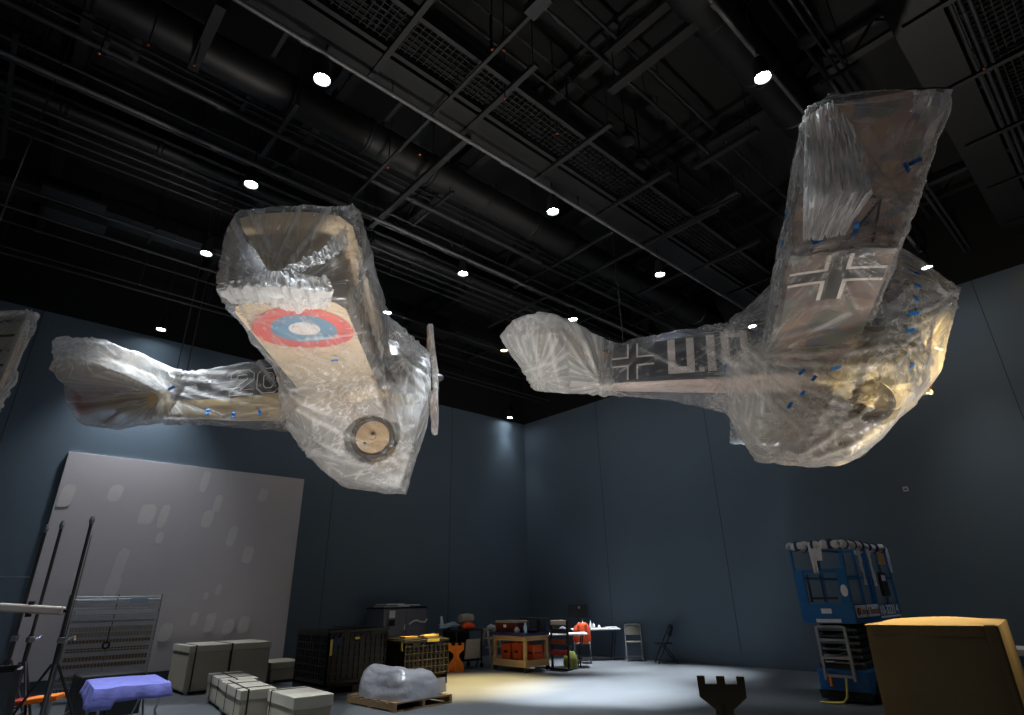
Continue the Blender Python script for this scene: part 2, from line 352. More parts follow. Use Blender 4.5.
p = onz(430, 325, 7.9); tag(MB().box(p, (1.2, .5, .3)).box(p+V(0,0,.2), (1.1,.4,.1)).build('air_unit', M_duct), 'dark air unit above the left propeller', 'air unit')
# small indicator pin marks (copper valves) along the struts
M_cop = mat('copper', (170, 84, 50), .4, .8)
mk = [(148,45),(194,66),(420,155),(388,168),(504,51),(492,50),(505,99),(557,134),(99,54),(233,210),(140,285),(440,345),(984,69)]
for q in mk:
    p = onz(*q, 7.55); o = MB().lathe([(.005,-.01),(.02,.0),(.005,.02)], p, (0,0,1), 8).build('sprinkler_head', M_cop); MB().cyl(p, V(p.x,p.y,ZD), .008, 6).build('drop_pipe', M_beam, o); tag(o, 'tiny copper sprinkler head under the ceiling pipes', 'sprinkler', 'sprinkler heads under the ceiling pipes')
# ============================================================ LAMPS
M_lens = emit('lamp_lens', (.86, .94, 1.), 60); M_lensw = emit('warm_lamp_lens', (1., .66, .2), 14)
lamps = []
# (position from the photo's grid, watts, aim, half-cone, warm)
def lamp(x, y, label, W=900, z=7.2, aim=None, cone=58, blend=1., warm=False, vis=True, grp=None, col=None):
    t = thing('ceiling_lamp', label, 'lamp', (x, y, z), 0, grp)
    MB().lathe([(.03,.34),(.05,.32),(.07,.28),(.095,.05),(.105,0),(.094,.0),(.088,.03),(.02,.035)], (0,0,0), (0,0,1), 24).build('lamp_housing', M_black, t, smooth=True)
    MB().cyl((0,0,.024), (0,0,.03), .085, 24).build('lens', M_lensw if warm else M_lens, t)
    MB().cyl((0,0,.4), (0,0,ZD-z), .012, 6).build('stem', M_beam, t)
    l = bpy.data.lights.new('spot', 'SPOT'); l.energy = W; l.spot_size = math.radians(cone); l.spot_blend = blend; l.shadow_soft_size = .09
    l.color = col or ((1., .74, .30) if warm else (.86, .93, 1.))
    lo = bpy.data.objects.new('lamp_light', l); C.objects.link(lo); lo.location = (x, y, z-.03)
    d = (V(*(aim or (x, y, 0)))-lo.location); lo.rotation_euler = d.to_track_quat('-Z', 'Y').to_euler()
def LP(x, y): q = onz(x, y, 7.2); return (q.x, q.y)
P = [((322,80),'bright ceiling lamp above the left aircraft wing tip, nearest of its row',800,50),((251,185),'ceiling lamp left of the left aircraft wing tip',600,50),((206,254),'ceiling lamp left of the upper wing, third of its row',1300,65),((161,330),'ceiling lamp over the left aircraft tail beside the wall',650,85),
     ((763,78),'bright ceiling lamp left of the right aircraft wing top',350,30),((553,212),'ceiling lamp in the middle of the ceiling right of the catwalk end',300,45),((463,274),'ceiling lamp right of the left aircraft nose',1100,55),((387,313),'ceiling lamp peeking out beside the left wrapped wing edge',2000,70),
     ((660,275),'ceiling lamp above the lettered fuselage',300,40),((573,320),'ceiling lamp above the right aircraft tail',8500,36),((927,268),'ceiling lamp behind the right aircraft nose at the wall',200,60),((510,418),'small ceiling lamp in the far corner of the hall',60,70)]
for (q, lab, w, cn) in P: lamp(*LP(*q), lab, W=w, cone=cn)
lamp(*LP(504, 351), 'warm yellow ceiling lamp left of the right aircraft tail', W=7500, warm=True, aim=(7.7, 9.8, 0), cone=34)
GH = 'ceiling lamp hidden behind the wrapped aircraft from here'
for (x, y, w, cn) in ((12.2,5.1,500,50),(11.6,7.9,4800,30),(11.7,10.4,4200,32),(9.9,2.6,300,50)): lamp(x, y, GH, W=w, cone=cn, grp='ceiling lamps above and behind the aircraft')
GB = 'ceiling lamp over the near half of the hall'
for (x, y, w) in ((-2,1.7,500),(-1,4.6,500),(1.8,-2,300),(-5.5,3,300),(-2,8.5,600),(-3,-4,300)): lamp(x, y, GB, W=w, cone=70, grp='ceiling lamps over the near half of the hall')
# warm lamps in the right-hand bay: one on the aircraft nose, one straight down on the tan crate
lamp(13.1, .05, 'warm ceiling lamp beyond the right edge, aimed at the aircraft nose', W=15000, warm=True, aim=(10.95, 1.15, 5.1), cone=28, col=(1., .70, .28))
lamp(11.5, -1.5, 'warm ceiling lamp beyond the right edge, aimed at the tan crate', W=1300, warm=True, aim=(8.0, 1.9, 1.2), cone=16, z=7.2, col=(1., .74, .36))
# flood lights added out of view on the floor to brighten the aircraft undersides
for (x, y, W_, tgt, lab) in FILLS:
    t = thing('fill_light', lab, 'flood light', (x, y, 0)); MB().b2((-.25,-.02,0),(.25,.02,.04)).b2((-.02,-.2,0),(.02,.2,.04)).build('foot_frame', M_black, t)
    MB().b2((-.2,-.12,.06),(.2,.12,.20)).build('lamp_body', M_blackp, t, bevel=.01); MB().b2((-.18,-.10,.20),(.18,.10,.205)).build('front_glass', M_white, t)
    l = bpy.data.lights.new('fill', 'SPOT'); l.energy = W_; l.spot_size = math.radians(105); l.spot_blend = 1; l.shadow_soft_size = .25; l.color = (1., .94, .88)
    lo = bpy.data.objects.new('fill_light_beam', l); C.objects.link(lo); lo.location = (x, y, .5); lo.rotation_euler = (V(*tgt)-lo.location).to_track_quat('-Z', 'Y').to_euler()
w = bpy.data.worlds.new('world'); bpy.context.scene.world = w; w.use_nodes = True
w.node_tree.nodes['Background'].inputs[0].default_value = (.6, .7, 1, 1); w.node_tree.nodes['Background'].inputs[1].default_value = .01
sc = bpy.context.scene
sc.view_settings.view_transform = 'Standard'; sc.view_settings.look = 'None'; sc.view_settings.gamma = 1; sc.view_settings.use_curve_mapping = False
sc.view_settings.exposure = EXPO
sc.cycles.transparent_max_bounces = 24
# ============================================================ PLASTIC FILM
def film(name, milk=.22, warm=0):
    m = bpy.data.materials.new(name); m.use_nodes = True; nt = m.node_tree; N = nt.nodes; L = nt.links; N.clear()
    out = N.new('ShaderNodeOutputMaterial')
    def nd(t, **k):
        n = N.new(t)
        for a, b in k.items(): setattr(n, a, b)
        return n
    def math_(op, a, b=None, clamp=False):
        n = nd('ShaderNodeMath', operation=op, use_clamp=clamp)
        for i, q in enumerate((a, b)):
            if q is None: continue
            if isinstance(q, (int, float)): n.inputs[i].default_value = q
            else: L.new(q, n.inputs[i])
        return n.outputs[0]
    at = nd('ShaderNodeAttribute', attribute_name='fold'); am = nd('ShaderNodeAttribute', attribute_name='layers'); ac = nd('ShaderNodeAttribute', attribute_name='crease')
    tc = nd('ShaderNodeTexCoord')
    n1 = nd('ShaderNodeTexNoise'); n1.inputs['Scale'].default_value = 1.; n1.inputs['Detail'].default_value = 2.5; n1.inputs['Roughness'].default_value = .45
    L.new(at.outputs['Vector'], n1.inputs['Vector'])
    n2 = nd('ShaderNodeTexNoise'); n2.inputs['Scale'].default_value = 3.2; n2.inputs['Detail'].default_value = 5; n2.inputs['Distortion'].default_value = 1.5
    L.new(tc.outputs['Object'], n2.inputs['Vector'])
    # ridged streaks: narrow folds where the noise crosses its middle
    rid = math_('SUBTRACT', 1., math_('MULTIPLY', math_('ABSOLUTE', math_('SUBTRACT', n1.outputs['Fac'], .5)), 17.), True)
    rid = math_('POWER', rid, 1.8)
    rid2 = math_('SUBTRACT', 1., math_('MULTIPLY', math_('ABSOLUTE', math_('SUBTRACT', n2.outputs['Fac'], .5)), 34.), True)
    lw = nd('ShaderNodeLayerWeight'); lw.inputs['Blend'].default_value = .22
    fac = math_('ADD', am.outputs['Fac'], math_('MULTIPLY', rid, math_('ADD', math_('MULTIPLY', am.outputs['Fac'], .7), .10)))
    fac = math_('ADD', fac, math_('MULTIPLY', rid2, .05))
    fac = math_('ADD', fac, math_('MULTIPLY', ac.outputs['Fac'], .30))
    fac = math_('ADD', fac, math_('MULTIPLY', lw.outputs['Facing'], .22))
    fac = math_('MINIMUM', fac, .93)
    hgt = math_('ADD', math_('MULTIPLY', rid, .6), math_('ADD', math_('MULTIPLY', n1.outputs['Fac'], 1.2), math_('MULTIPLY', n2.outputs['Fac'], .8)))
    bp = nd('ShaderNodeBump'); bp.inputs['Strength'].default_value = .45; bp.inputs['Distance'].default_value = .02; L.new(hgt, bp.inputs['Height'])
    tr = nd('ShaderNodeBsdfTransparent'); tr.inputs[0].default_value = (.97, .97, .97, 1)
    df = nd('ShaderNodeBsdfDiffuse'); df.inputs[0].default_value = (.85, .84, .82, 1); L.new(bp.outputs[0], df.inputs['Normal'])
    tl = nd('ShaderNodeBsdfTranslucent'); tl.inputs[0].default_value = (.80, .80, .80, 1); L.new(bp.outputs[0], tl.inputs['Normal'])
    gl = nd('ShaderNodeBsdfGlossy'); gl.inputs[0].default_value = (.9, .93, 1, 1); gl.inputs['Roughness'].default_value = .27; L.new(bp.outputs[0], gl.inputs['Normal'])
    m1 = nd('ShaderNodeMixShader'); m1.inputs[0].default_value = .42; L.new(df.outputs[0], m1.inputs[1]); L.new(tl.outputs[0], m1.inputs[2])
    m2 = nd('ShaderNodeMixShader'); L.new(fac, m2.inputs[0]); L.new(tr.outputs[0], m2.inputs[1]); L.new(m1.outputs[0], m2.inputs[2])
    fr = nd('ShaderNodeFresnel'); fr.inputs['IOR'].default_value = 1.5; L.new(bp.outputs[0], fr.inputs['Normal'])
    m3 = nd('ShaderNodeMixShader'); L.new(math_('ADD', math_('MULTIPLY', fr.outputs[0], .45), .0, True), m3.inputs[0]); L.new(m2.outputs[0], m3.inputs[1]); L.new(gl.outputs[0], m3.inputs[2])
    L.new(m3.outputs[0], out.inputs['Surface'])
    return m
M_film = film('plastic_film')
def wrap(name, hulls, anchors, parent_like, label, vox=.04, milkf=None, amp=.03, cat='plastic sheet', along=(1,0,0), smooth=4, lines=()):
    """taut sheet: hulls of the points it is stretched over, joined, relaxed and folded toward its taped points"""
    bm = bmesh.new()
    for pts in hulls:
        b2 = bmesh.new()
        for p in pts: b2.verts.new(p)
        r = bmesh.ops.convex_hull(b2, input=b2.verts)
        bmesh.ops.delete(b2, geom=[g for g in r['geom_interior'] if isinstance(g, bmesh.types.BMVert)], context='VERTS')
        me = bpy.data.meshes.new('t'); b2.to_mesh(me); b2.free(); bm.from_mesh(me); bpy.data.meshes.remove(me)
    me = bpy.data.meshes.new(name); bm.to_mesh(me); bm.free()
    o = bpy.data.objects.new(name, me); C.objects.link(o)
    md = o.modifiers.new('r', 'REMESH'); md.mode = 'VOXEL'; md.voxel_size = vox
    ms = o.modifiers.new('s', 'SMOOTH'); ms.iterations = smooth; ms.factor = .6
    dg = bpy.context.evaluated_depsgraph_get(); new = bpy.data.meshes.new_from_object(o.evaluated_get(dg))
    o.modifiers.clear(); o.data = new; bpy.data.meshes.remove(me); me = new
    al_ = Vector(along).normalized(); al2 = Vector((.75,.1,.65)).normalized(); A = [Vector(a[:3]) for a in anchors]; AR = [a[3] for a in anchors]
    from mathutils.bvhtree import BVHTree
    from mathutils.kdtree import KDTree
    Mi = parent_like.inverted(); oc = Mi@O; tree = BVHTree.FromPolygons([v.co for v in me.vertices], [tuple(p.vertices) for p in me.polygons]); LPt = []
    for (xa, ya, xb, yb) in lines:      # long taut folds, traced on the sheet itself
        for k in range(61):
            s = k/60; d = Mi.to_3x3()@ray(xa+(xb-xa)*s, ya+(yb-ya)*s+2.5*math.sin(s*PI)); hit = tree.ray_cast(oc, d.normalized())
            if hit[0] is not None: LPt.append((hit[0], .35+.65*math.sin(PI*min(1, s*1.1+.05))))
    kd = KDTree(max(1, len(LPt)))
    for i, (c, w_) in enumerate(LPt): kd.insert(c, i)
    kd.balance()
    fold = me.attributes.new('fold', 'FLOAT_VECTOR', 'POINT'); lay = me.attributes.new('layers', 'FLOAT', 'POINT'); cre = me.attributes.new('crease', 'FLOAT', 'POINT')
    nor = [v.normal.copy() for v in me.vertices]; F = []; Ly = []; Cr = []; co = []
    for i, v in enumerate(me.vertices):
        p = v.co; best = 9; bi = 0
        for k, a in enumerate(A):
            q = (p-a).length/AR[k]
            if q < best: best = q; bi = k
        cre_ = 0
        if best < 1.15:
            d = (p-A[bi]); r = d.length; dn = d.normalized()
            f = dn*4.2+Vector((bi*3.7, r*.35, bi*1.3))
            h = noise.noise(f*.8)+.35*noise.noise(f*1.9); w = math.exp(-r/AR[bi]*1.2)
            dz = (abs(h)*2-.35)*amp*(.5+w)-amp*.3*math.exp(-(r/.12)**2)
            cre_ = max(0, 1-abs(h)*15)*.9+.8*math.exp(-(r/.16)**2)
        else:
            al = al2 if abs(nor[i].y) > .62 else al_; t = p.dot(al); perp = p-al*t
            g = Vector((noise.noise(p*.7), noise.noise(p*.7+V(9,0,0)), noise.noise(p*.7+V(0,9,0))))*.35
            f = perp*3.0+al*(t*.45)+g*2
            h = noise.noise(f*.8); dz = (abs(h)*2-.35)*amp
            cre_ = max(0, 1-abs(h)*15)*.8
        dz += noise.noise(p*1.1)*amp*1.2+noise.noise(p*3.5)*amp*.15
        if LPt:
            _, ki, kdst = kd.find(p)
            g_ = math.exp(-(kdst/(vox*.85))**2)*LPt[ki][1]; cre_ = max(cre_, 0)+1.5*g_; dz += .022*g_-.012*math.exp(-((kdst-.09)/.04)**2)
        co.append(p+nor[i]*dz); F += list(f); Ly.append(milkf(p) if milkf else .2); Cr.append(cre_)
    for v, c in zip(me.vertices, co): v.co = c
    me.attributes['fold'].data.foreach_set('vector', F); me.attributes['layers'].data.foreach_set('value', Ly); me.attributes['crease'].data.foreach_set('value', Cr)
    me.materials.clear(); me.materials.append(M_film)
    for p in me.polygons: p.use_smooth = True
    o.matrix_world = parent_like.copy(); tag(o, label, cat); me.update()
    return o
def ramp(v, a, b):
    t = max(0., min(1., (v-a)/(b-a))); return t*t*(3-2*t)
def tapes(o, L, size=(.05, .2)):
    """blue tape strips stuck on the outside of the sheet: found by dropping the point onto the sheet along dir"""
    for (p, dr, ang, ln) in L:
        hit, loc, nrm, idx = o.ray_cast(Vector(p)-Vector(dr).normalized()*2.0, Vector(dr).normalized(), distance=4.0)
        if not hit: continue
        t = V(math.cos(ang), math.sin(ang)*.3, math.sin(ang)); t = (t-nrm*t.dot(nrm)).normalized(); b = nrm.cross(t)
        mb = MB(); R = Matrix((t, b, nrm)).transposed()
        rings = []
        for k in range(7):
            s = (k/6-.5)*ln; c = loc+t*s+nrm*(.012+.006*math.sin(k*1.7))
            rings.append([c-b*.026-nrm*.002, c+b*.026-nrm*.002, c+b*.026+nrm*.002, c-b*.026+nrm*.002])
        mb.loft(rings); mb.build('tape_strip', M_tape, o)
# ============================================================ AIRCRAFT HELPERS
def foil(span_pts, name, mats, parent, n=14):
    """wing: list of (y, x_le, x_te, z, thick) sections; material 1 on the underside"""
    mb = MB(); up = []; secs = []
    for (y, le, te, z, th) in span_pts:
        c = le-te; s = []
        for k in range(n+1):
            t = k/n; x = le-c*t; cam_ = .045*c*4*t*(1-t); thk = th*(1.6*math.sqrt(t)*(1-t)+.06*(1-t))
            s.append(V(x, y, z+cam_+thk))
        for k in range(n, -1, -1):
            t = k/n; x = le-c*t; cam_ = .045*c*4*t*(1-t)
            s.append(V(x, y, z+cam_*.75-.006-.02*th*(1-t)))
        secs.append(s)
    N_ = len(secs[0])
    for i in range(len(secs)-1):
        for j in range(N_):
            k = (j+1) % N_
            mb.add([secs[i][j], secs[i][k], secs[i+1][k], secs[i+1][j]], [(0,1,2,3)], 1 if n < j < N_-1 else 0)
    mb.add(secs[0], [tuple(range(N_))], 0); mb.add(secs[-1], [tuple(range(N_))], 0)
    o = mb.build(name, mats, parent)
    bm = bmesh.new(); bm.from_mesh(o.data); bmesh.ops.remove_doubles(bm, verts=bm.verts, dist=1e-4); bmesh.ops.recalc_face_normals(bm, faces=bm.faces); bm.to_mesh(o.data); bm.free()
    for p in o.data.polygons: p.use_smooth = True
    o.data.set_sharp_from_angle(angle=math.radians(50))
    return o
def under(x, le, te, z):
    t = (le-x)/(le-te); return z+.045*(le-te)*4*t*(1-t)*.75-.012
def wheel(parent, c, R=.35, dm=None):
    w = MB().torus(c, (0,1,0), R-.045, .045, 48, 14).build('tyre', M_tyre, parent, smooth=True)
    for s in (-1, 1):
        d = MB().lathe([(R-.07, 0), (R*.5, .035), (.06, .055), (.055, .09), (.03, .095), (.001, .095)], c, (0, s, 0), 36).build('wheel_disc', dm or M_disc, w, smooth=True)
    MB().cyl(Vector(c)+V(.02,-.03,.03), Vector(c)+V(.02,-.105,.03), .03, 12).cyl(Vector(c)+V(-.12,-.03,-.1), Vector(c)+V(-.12,-.06,-.1), .022, 12).build('valve_opening', M_blackm, w)
    return w
def blade_prop(parent, R, ang, hub_x=0, w=.11):
    mb = MB(); rings = []
    for k in range(-12, 13):
        r = k/12*R; q = abs(k)/12; wd = .05+w*math.sin(min(1, q*1.15)*PI*.85)**.8 if q > 0 else .06
        if q >= .99: wd = .03
        tw = math.radians(20+45*(1-q))*(1 if k >= 0 else -1)
        n = []
        for j in range(12):
            a = 2*PI*j/12; cc = math.cos(a)*wd; tt = math.sin(a)*(.05*(1-q)+.012)
            x = cc*math.sin(tw)+tt*math.cos(tw); y = cc*math.cos(tw)-tt*math.sin(tw)
            n.append((x, y, r))
        n = [V(hub_x+x, y*math.cos(ang)+z*math.sin(ang), -y*math.sin(ang)+z*math.cos(ang)) for x, y, z in n]
        rings.append(n)
    mb.loft(rings); return mb.build('propeller', M_prop, parent, smooth=True)
def mw(pos, yaw, pitch, bank):
    y, p, b = (math.radians(a) for a in (yaw, pitch, bank))
    Rz = Matrix(((math.cos(y), -math.sin(y), 0), (math.sin(y), math.cos(y), 0), (0,0,1)))
    Ry = Matrix(((math.cos(p), 0, -math.sin(p)), (0,1,0), (math.sin(p), 0, math.cos(p))))
    Rx = Matrix(((1,0,0), (0, math.cos(b), -math.sin(b)), (0, math.sin(b), math.cos(b))))
    m = (Rz@Ry@Rx).to_4x4(); m.translation = Vector(pos); return m
def body(name, secs, mats, parent, n=28, ex=2.4, belly=None):
    """fuselage loft, secs: (x, half width, z bottom, z top, squareness)"""
    mb = MB(); rings = []
    for (x, hw, zb, zt, e) in secs:
        r = []
        for k in range(n):
            a = 2*PI*(k+.5)/n; c, s = math.cos(a), math.sin(a)
            r.append(V(x, hw*math.copysign(abs(c)**(2/e), c), (zb+zt)/2+(zt-zb)/2*math.copysign(abs(s)**(2/e), s)))
        rings.append(r)
    mb.loft(rings); o = mb.build(name, mats, parent, smooth=True)
    if belly:
        for p in o.data.polygons: p.material_index = belly(p.center, p.normal)
    return o
# ============================================================ LEFT AIRCRAFT (nose to the right, roundel on the lower wing)
MS = mw((5.6, 8.41, 5.32), -37.38, 4.06, 1.19)
sp = thing('biplane', 'left wrapped biplane with red and blue roundel and number 20', 'aircraft'); sp.matrix_world = MS
body('fuselage', [(-.05,.36,-.36,.36,2),(-.12,.43,-.44,.44,2),(-.9,.46,-.52,.5,2),(-1.4,.45,-.56,.52,2.3),(-2.0,.42,-.6,.5,3),(-2.5,.4,-.62,.42,3.5),(-3.5,.31,-.56,.28,4),(-4.5,.2,-.44,.2,4),(-5.4,.1,-.28,.16,4),(-5.9,.04,-.16,.12,4)],
     [M_camo, M_cream2], sp, belly=lambda c, n: 1 if (c.z < -.30+.09*(-c.x-2.5)*(c.x < -2.5) or (c.x > -2.2 and c.z < .1)) else 0)
cw = body('cowling', [(.0,.2,-.2,.2,2),(0,.36,-.36,.36,2),(-.06,.41,-.41,.41,2),(-.14,.45,-.45,.45,2),(-.95,.47,-.5,.48,2)], M_eng, sp)
for k in range(6): MB().box((-.35-.09*k, -.468, -.05), (.03, .02, .34)).build('louvre', M_blackm, sp)
MB().torus((.0, 0, 0), (1,0,0), .26, .03, 32, 8).build('radiator_ring', M_blackm, sp, smooth=True)
SU, SL = (-.78, -2.14, .78), (-.86, -2.16, -.36)
us = [(-4.06,-1.1,-1.9,SU[2]+.02,.04),(-4.02,-.9,-2.1,SU[2],.07),(-3.8,SU[0],SU[1],SU[2],.09),(0,SU[0],SU[1],SU[2],.09),(3.8,SU[0],SU[1],SU[2],.09),(4.02,-.9,-2.1,SU[2],.07),(4.06,-1.1,-1.9,SU[2]+.02,.04)]
foil(us, 'upper_wing', [M_camo, M_cream], sp)
for s in (-1, 1):
    ls = [(.42*s,SL[0],SL[1],SL[2],.08),(3.7*s,SL[0],SL[1],SL[2],.08),(3.88*s,-.95,-2.1,SL[2],.06),(3.93*s,-1.1,-1.95,SL[2]+.02,.04)]
    foil(ls, 'lower_wing', [M_camo, M_cream], sp)
    for (yy) in (1.75, 2.95):
        for xx in (-.98, -1.85):
            MB().cyl((xx, s*yy, SL[2]+.06), (xx, s*yy, SU[2]+.02), .024, 8).build('wing_strut', M_wood, sp, smooth=True)
        MB().tube([(-.98, s*yy, SL[2]+.06), (-1.85, s*yy, SU[2])], .005, 5).build('bracing_wire', M_steel, sp)
    MB().tube([(-1.0, s*.45, SL[2]), (-1.0, s*1.75, SU[2])], .005, 5).build('bracing_wire', M_steel, sp)
    MB().tube([(-1.0, s*1.75, SL[2]), (-1.0, s*2.95, SU[2])], .005, 5).build('bracing_wire', M_steel, sp)
    for xx in (-1.0, -1.8): MB().tube([(xx, s*.35, .4), (xx+.02, s*.5, SU[2]+.03)], .02, 8).build('cabane_strut', M_wood, sp)
    for xx in (-.7, -1.55): MB().bar((xx, s*.38, -.45), (-.95, s*.72, -1.2), .09, .03).build('gear_leg', M_wood, sp)
    wheel(sp, (-.95, s*.80, -1.26), .36)
    st = MB().loft([[V(x, s*y, .12+dz) for x, y in ((-4.5,.06),(-4.75,.9),(-5.0,1.45),(-5.45,1.5),(-5.5,.7),(-5.5,.06))] for dz in (-.025, .025)]).build('stabilizer', M_cream, sp, bevel=.01)
    MB().loft([[V(x, s*y, .12+dz) for x, y in ((-5.52,.06),(-5.47,1.5),(-5.65,1.48),(-5.95,1.1),(-6.0,.3),(-5.9,.06))] for dz in (-.018, .018)]).build('elevator', M_cream, sp, bevel=.008)
MB().cyl((-.95,-.8,-1.26), (-.95,.8,-1.26), .03, 10).build('axle', M_steel, sp)
rd = MB()
for zlo, (xa, xb), mm in ((0, (-5.9,-5.98), 0),):
    rd.loft([[V(x, dy, z) for x, z in ((-5.86,-.32),(-5.9,.72),(-6.02,.8),(-6.18,.68),(-6.25,.3),(-6.18,-.12),(-6.0,-.34))] for dy in (-.02, .02)])
rd.build('rudder', M_redr, sp, bevel=.008)
MB().loft([[V(x, dy, z) for x, z in ((-4.9,.15),(-5.88,.75),(-5.88,.1))] for dy in (-.018, .018)]).build('fin', M_bluer, sp)
MB().bar((-5.4,0,-.28), (-5.62,0,-.5), .04, .05).build('tail_skid', M_wood, sp)
blade_prop(sp, 1.0, math.radians(-8), .02, .08)
MB().lathe([(.001,.24),(.05,.22),(.1,.12),(.11,0)], (0,0,0), (1,0,0), 24).build('spinner', M_eng, sp, smooth=True)
# roundel on the near lower wing underside
def ring_mesh(name, m, parent, cx, cy, r0, r1, zf, dz, n=64):
    mb = MB(); vs = []; fs = []
    rad = [r0+(r1-r0)*k/4 for k in range(5)]
    for r in rad:
        for k in range(n):
            a = 2*PI*k/n; x = cx+r*math.cos(a)*.98; y = cy+r*math.sin(a)
            vs.append(V(x, y, zf(x)-dz)); vs.append(V(x, y, zf(x)-dz-.002))
    for i in range(4):
        for k in range(n):
            a, b, c, d = i*n+k, i*n+(k+1) % n, (i+1)*n+(k+1) % n, (i+1)*n+k
            fs += [(2*a, 2*b, 2*c, 2*d), (2*a+1, 2*d+1, 2*c+1, 2*b+1)]
    mb.add(vs, fs); return mb.build(name, m, parent)
zf = lambda x: under(x, *SL)-.004
ring_mesh('roundel_red_ring', M_redr, sp, -1.5, -3.12, .42, .64, zf, 0)
ring_mesh('roundel_blue_ring', M_bluer, sp, -1.5, -3.12, .2, .42, zf, 0)
ring_mesh('roundel_white_centre', M_whiter, sp, -1.5, -3.12, .001, .2, zf, 0)
# outlined 20
def outline(poly, x, z, sx, sz, yf, r=.008):
    return [V(x+px*sx, yf(x+px*sx), z+pz*sz) for px, pz in poly]
yf = lambda x: -(.4+(x+2.5)*.09)-.008
O0 = [(.25,0),(.75,0),(1,.22),(1,.78),(.75,1),(.25,1),(0,.78),(0,.22),(.25,0)]
O1 = [(.38,.2),(.62,.2),(.72,.32),(.72,.68),(.62,.8),(.38,.8),(.28,.68),(.28,.32),(.38,.2)]
T2 = [(0,0),(1,0),(1,.2),(.42,.2),(1,.58),(1,.84),(.76,1),(.22,1),(0,.84),(0,.66),(.26,.66),(.3,.8),(.68,.8),(.72,.64),(0,.16),(0,0)]
for nm, polys, x0 in (('numeral_two', [T2], -3.46), ('numeral_zero', [O0, O1], -3.0)):
    mb = MB()
    for po in polys: mb.tube(outline(po, x0, -.24, .40, .46, yf), .008, 6)
    mb.build(nm, M_whiter, sp)
# its plastic
def boxpts(x0, x1, y, z0, z1): return [(x0, y, z0), (x1, y, z0), (x0, y, z1), (x1, y, z1)]
hs = []
for s in (-1, 1):
    hs.append([(-.62,4.12*s,.80),(-.72,4.16*s,.88),(-2.08,4.14*s,.86),(-2.24,4.1*s,.66),(-2.26,4.1*s,-.30),(-.74,4.1*s,-.42),(-.7,4.12*s,-.2),(-2.0,4.1*s,-.40)]+[(-.68,.3*s,.98),(-2.25,.3*s,.95),(-2.3,.3*s,-.42),(-.72,.3*s,-.46)])
hs.append([(.0,-.4,.3),(.0,.4,.3),(0,-.4,-.35),(0,.4,-.35),(-.7,-.5,.9),(-.7,.5,.9),(-2.2,-.5,.9),(-2.2,.5,.9),(-.3,-.88,-1.25),(-.3,.84,-1.25),(-1.0,-.93,-.95),(-1.3,-.93,-1.3),(-.9,-.93,-1.6),(-1.0,.9,-1.3),(-.42,-.8,-1.7),(-.52,-.72,-2.08),(-.55,.72,-2.0),(-1.64,-.72,-1.83),(-1.64,.72,-1.8),(-2.1,-.7,-1.38),(-2.1,.7,-1.36),(-2.42,-.6,-.92),(-2.42,.6,-.92),(-2.4,-.6,-.45),(-2.4,.6,-.45)])
hs.append([(-.9,-1.9,-.44),(-2.25,-2.0,-.38),(-.45,-.78,-1.5),(-1.6,-.76,-1.6),(-2.42,-.6,-.85),(-2.3,-.7,-.4),(-.5,-.7,-.3)])
hs.append([(-2.2,-.46,.5),(-2.2,.46,.5),(-2.2,-.46,-.78),(-2.2,.46,-.78),(-3.5,-.36,.34),(-3.5,.36,.34),(-3.5,-.34,-.66),(-3.5,.34,-.66)])
hs.append([(-3.45,-.36,.34),(-3.45,.36,.34),(-3.45,-.34,-.66),(-3.45,.34,-.66),(-4.7,-.24,.26),(-4.7,.24,.26),(-4.7,-.22,-.5),(-4.7,.22,-.5)])
for s in (-1, 1): hs.append([(-4.2,.25*s,.28),(-4.3,.25*s,-.05),(-4.75,1.8*s,.26),(-4.85,2.0*s,.12),(-5.3,2.02*s,.1),(-5.4,1.95*s,.26),(-5.85,1.2*s,.2),(-5.75,1.15*s,-.1),(-6.1,0,.2),(-6.0,0,-.1)])
hs.append([(-4.65,-.15,-.5),(-4.65,.15,-.5),(-5.05,-.15,-.3),(-5.05,.15,-.3),(-5.45,-.16,-.62),(-5.45,.12,-.62),(-5.95,-.16,-.5),(-5.95,.12,-.5),(-6.3,-.14,.0),(-6.3,.12,.0),(-6.42,-.1,.4),(-6.42,.1,.4),(-6.25,-.1,.9),(-6.25,.1,.9),(-5.9,-.12,.85),(-5.9,.12,.85),(-5.0,-.1,.25)])
# loose hood over nose between wing and propeller
hs.append([(.02,-.3,.42),(.02,.3,.42),(-.65,-.9,.9),(-.65,.6,.9),(-.7,-.9,-.3),(.02,-.3,.0),(-.4,-.5,-.3)])
def milk_s(p):
    if (p-V(-.95,-.9,-1.26)).length < .45: return .02
    j = .25*noise.noise(p*2.2)
    if p.x < -2.5: return .05+.33*ramp(-p.x+j, 3.9, 4.6)+.2*ramp(-p.x+j, 2.9, 2.5)*(p.z < -.5)
    w = .12+.28*ramp(p.y+j*1.6, -2.2, -1.0) if p.z < -.2 else .2+.06*ramp(-p.x+j, 1.0, .7)
    if p.y < -3.9: w = .13
    return w+(.46-w)*ramp(-p.z+j, .5, 1.1)
ank = [(-1.7,-4.12,-.22,1.2),(-1.35,-4.12,-.28,1.2),(-2.0,-3.6,-.4,.8),(-.75,-3.7,.1,.9),(-.5,-.75,-1.6,1.3),(-.35,-.5,.3,1.0),(-2.35,-.55,-.5,1.1),(-4.55,-.25,-.1,1.5),(-4.1,-.3,.25,.8),(-5.1,-1.9,.2,1.0),(-1.1,-1.4,-.5,1.0),(-2.0,-.7,-1.4,1.0),(-.6,-.7,-2.0,.8)]
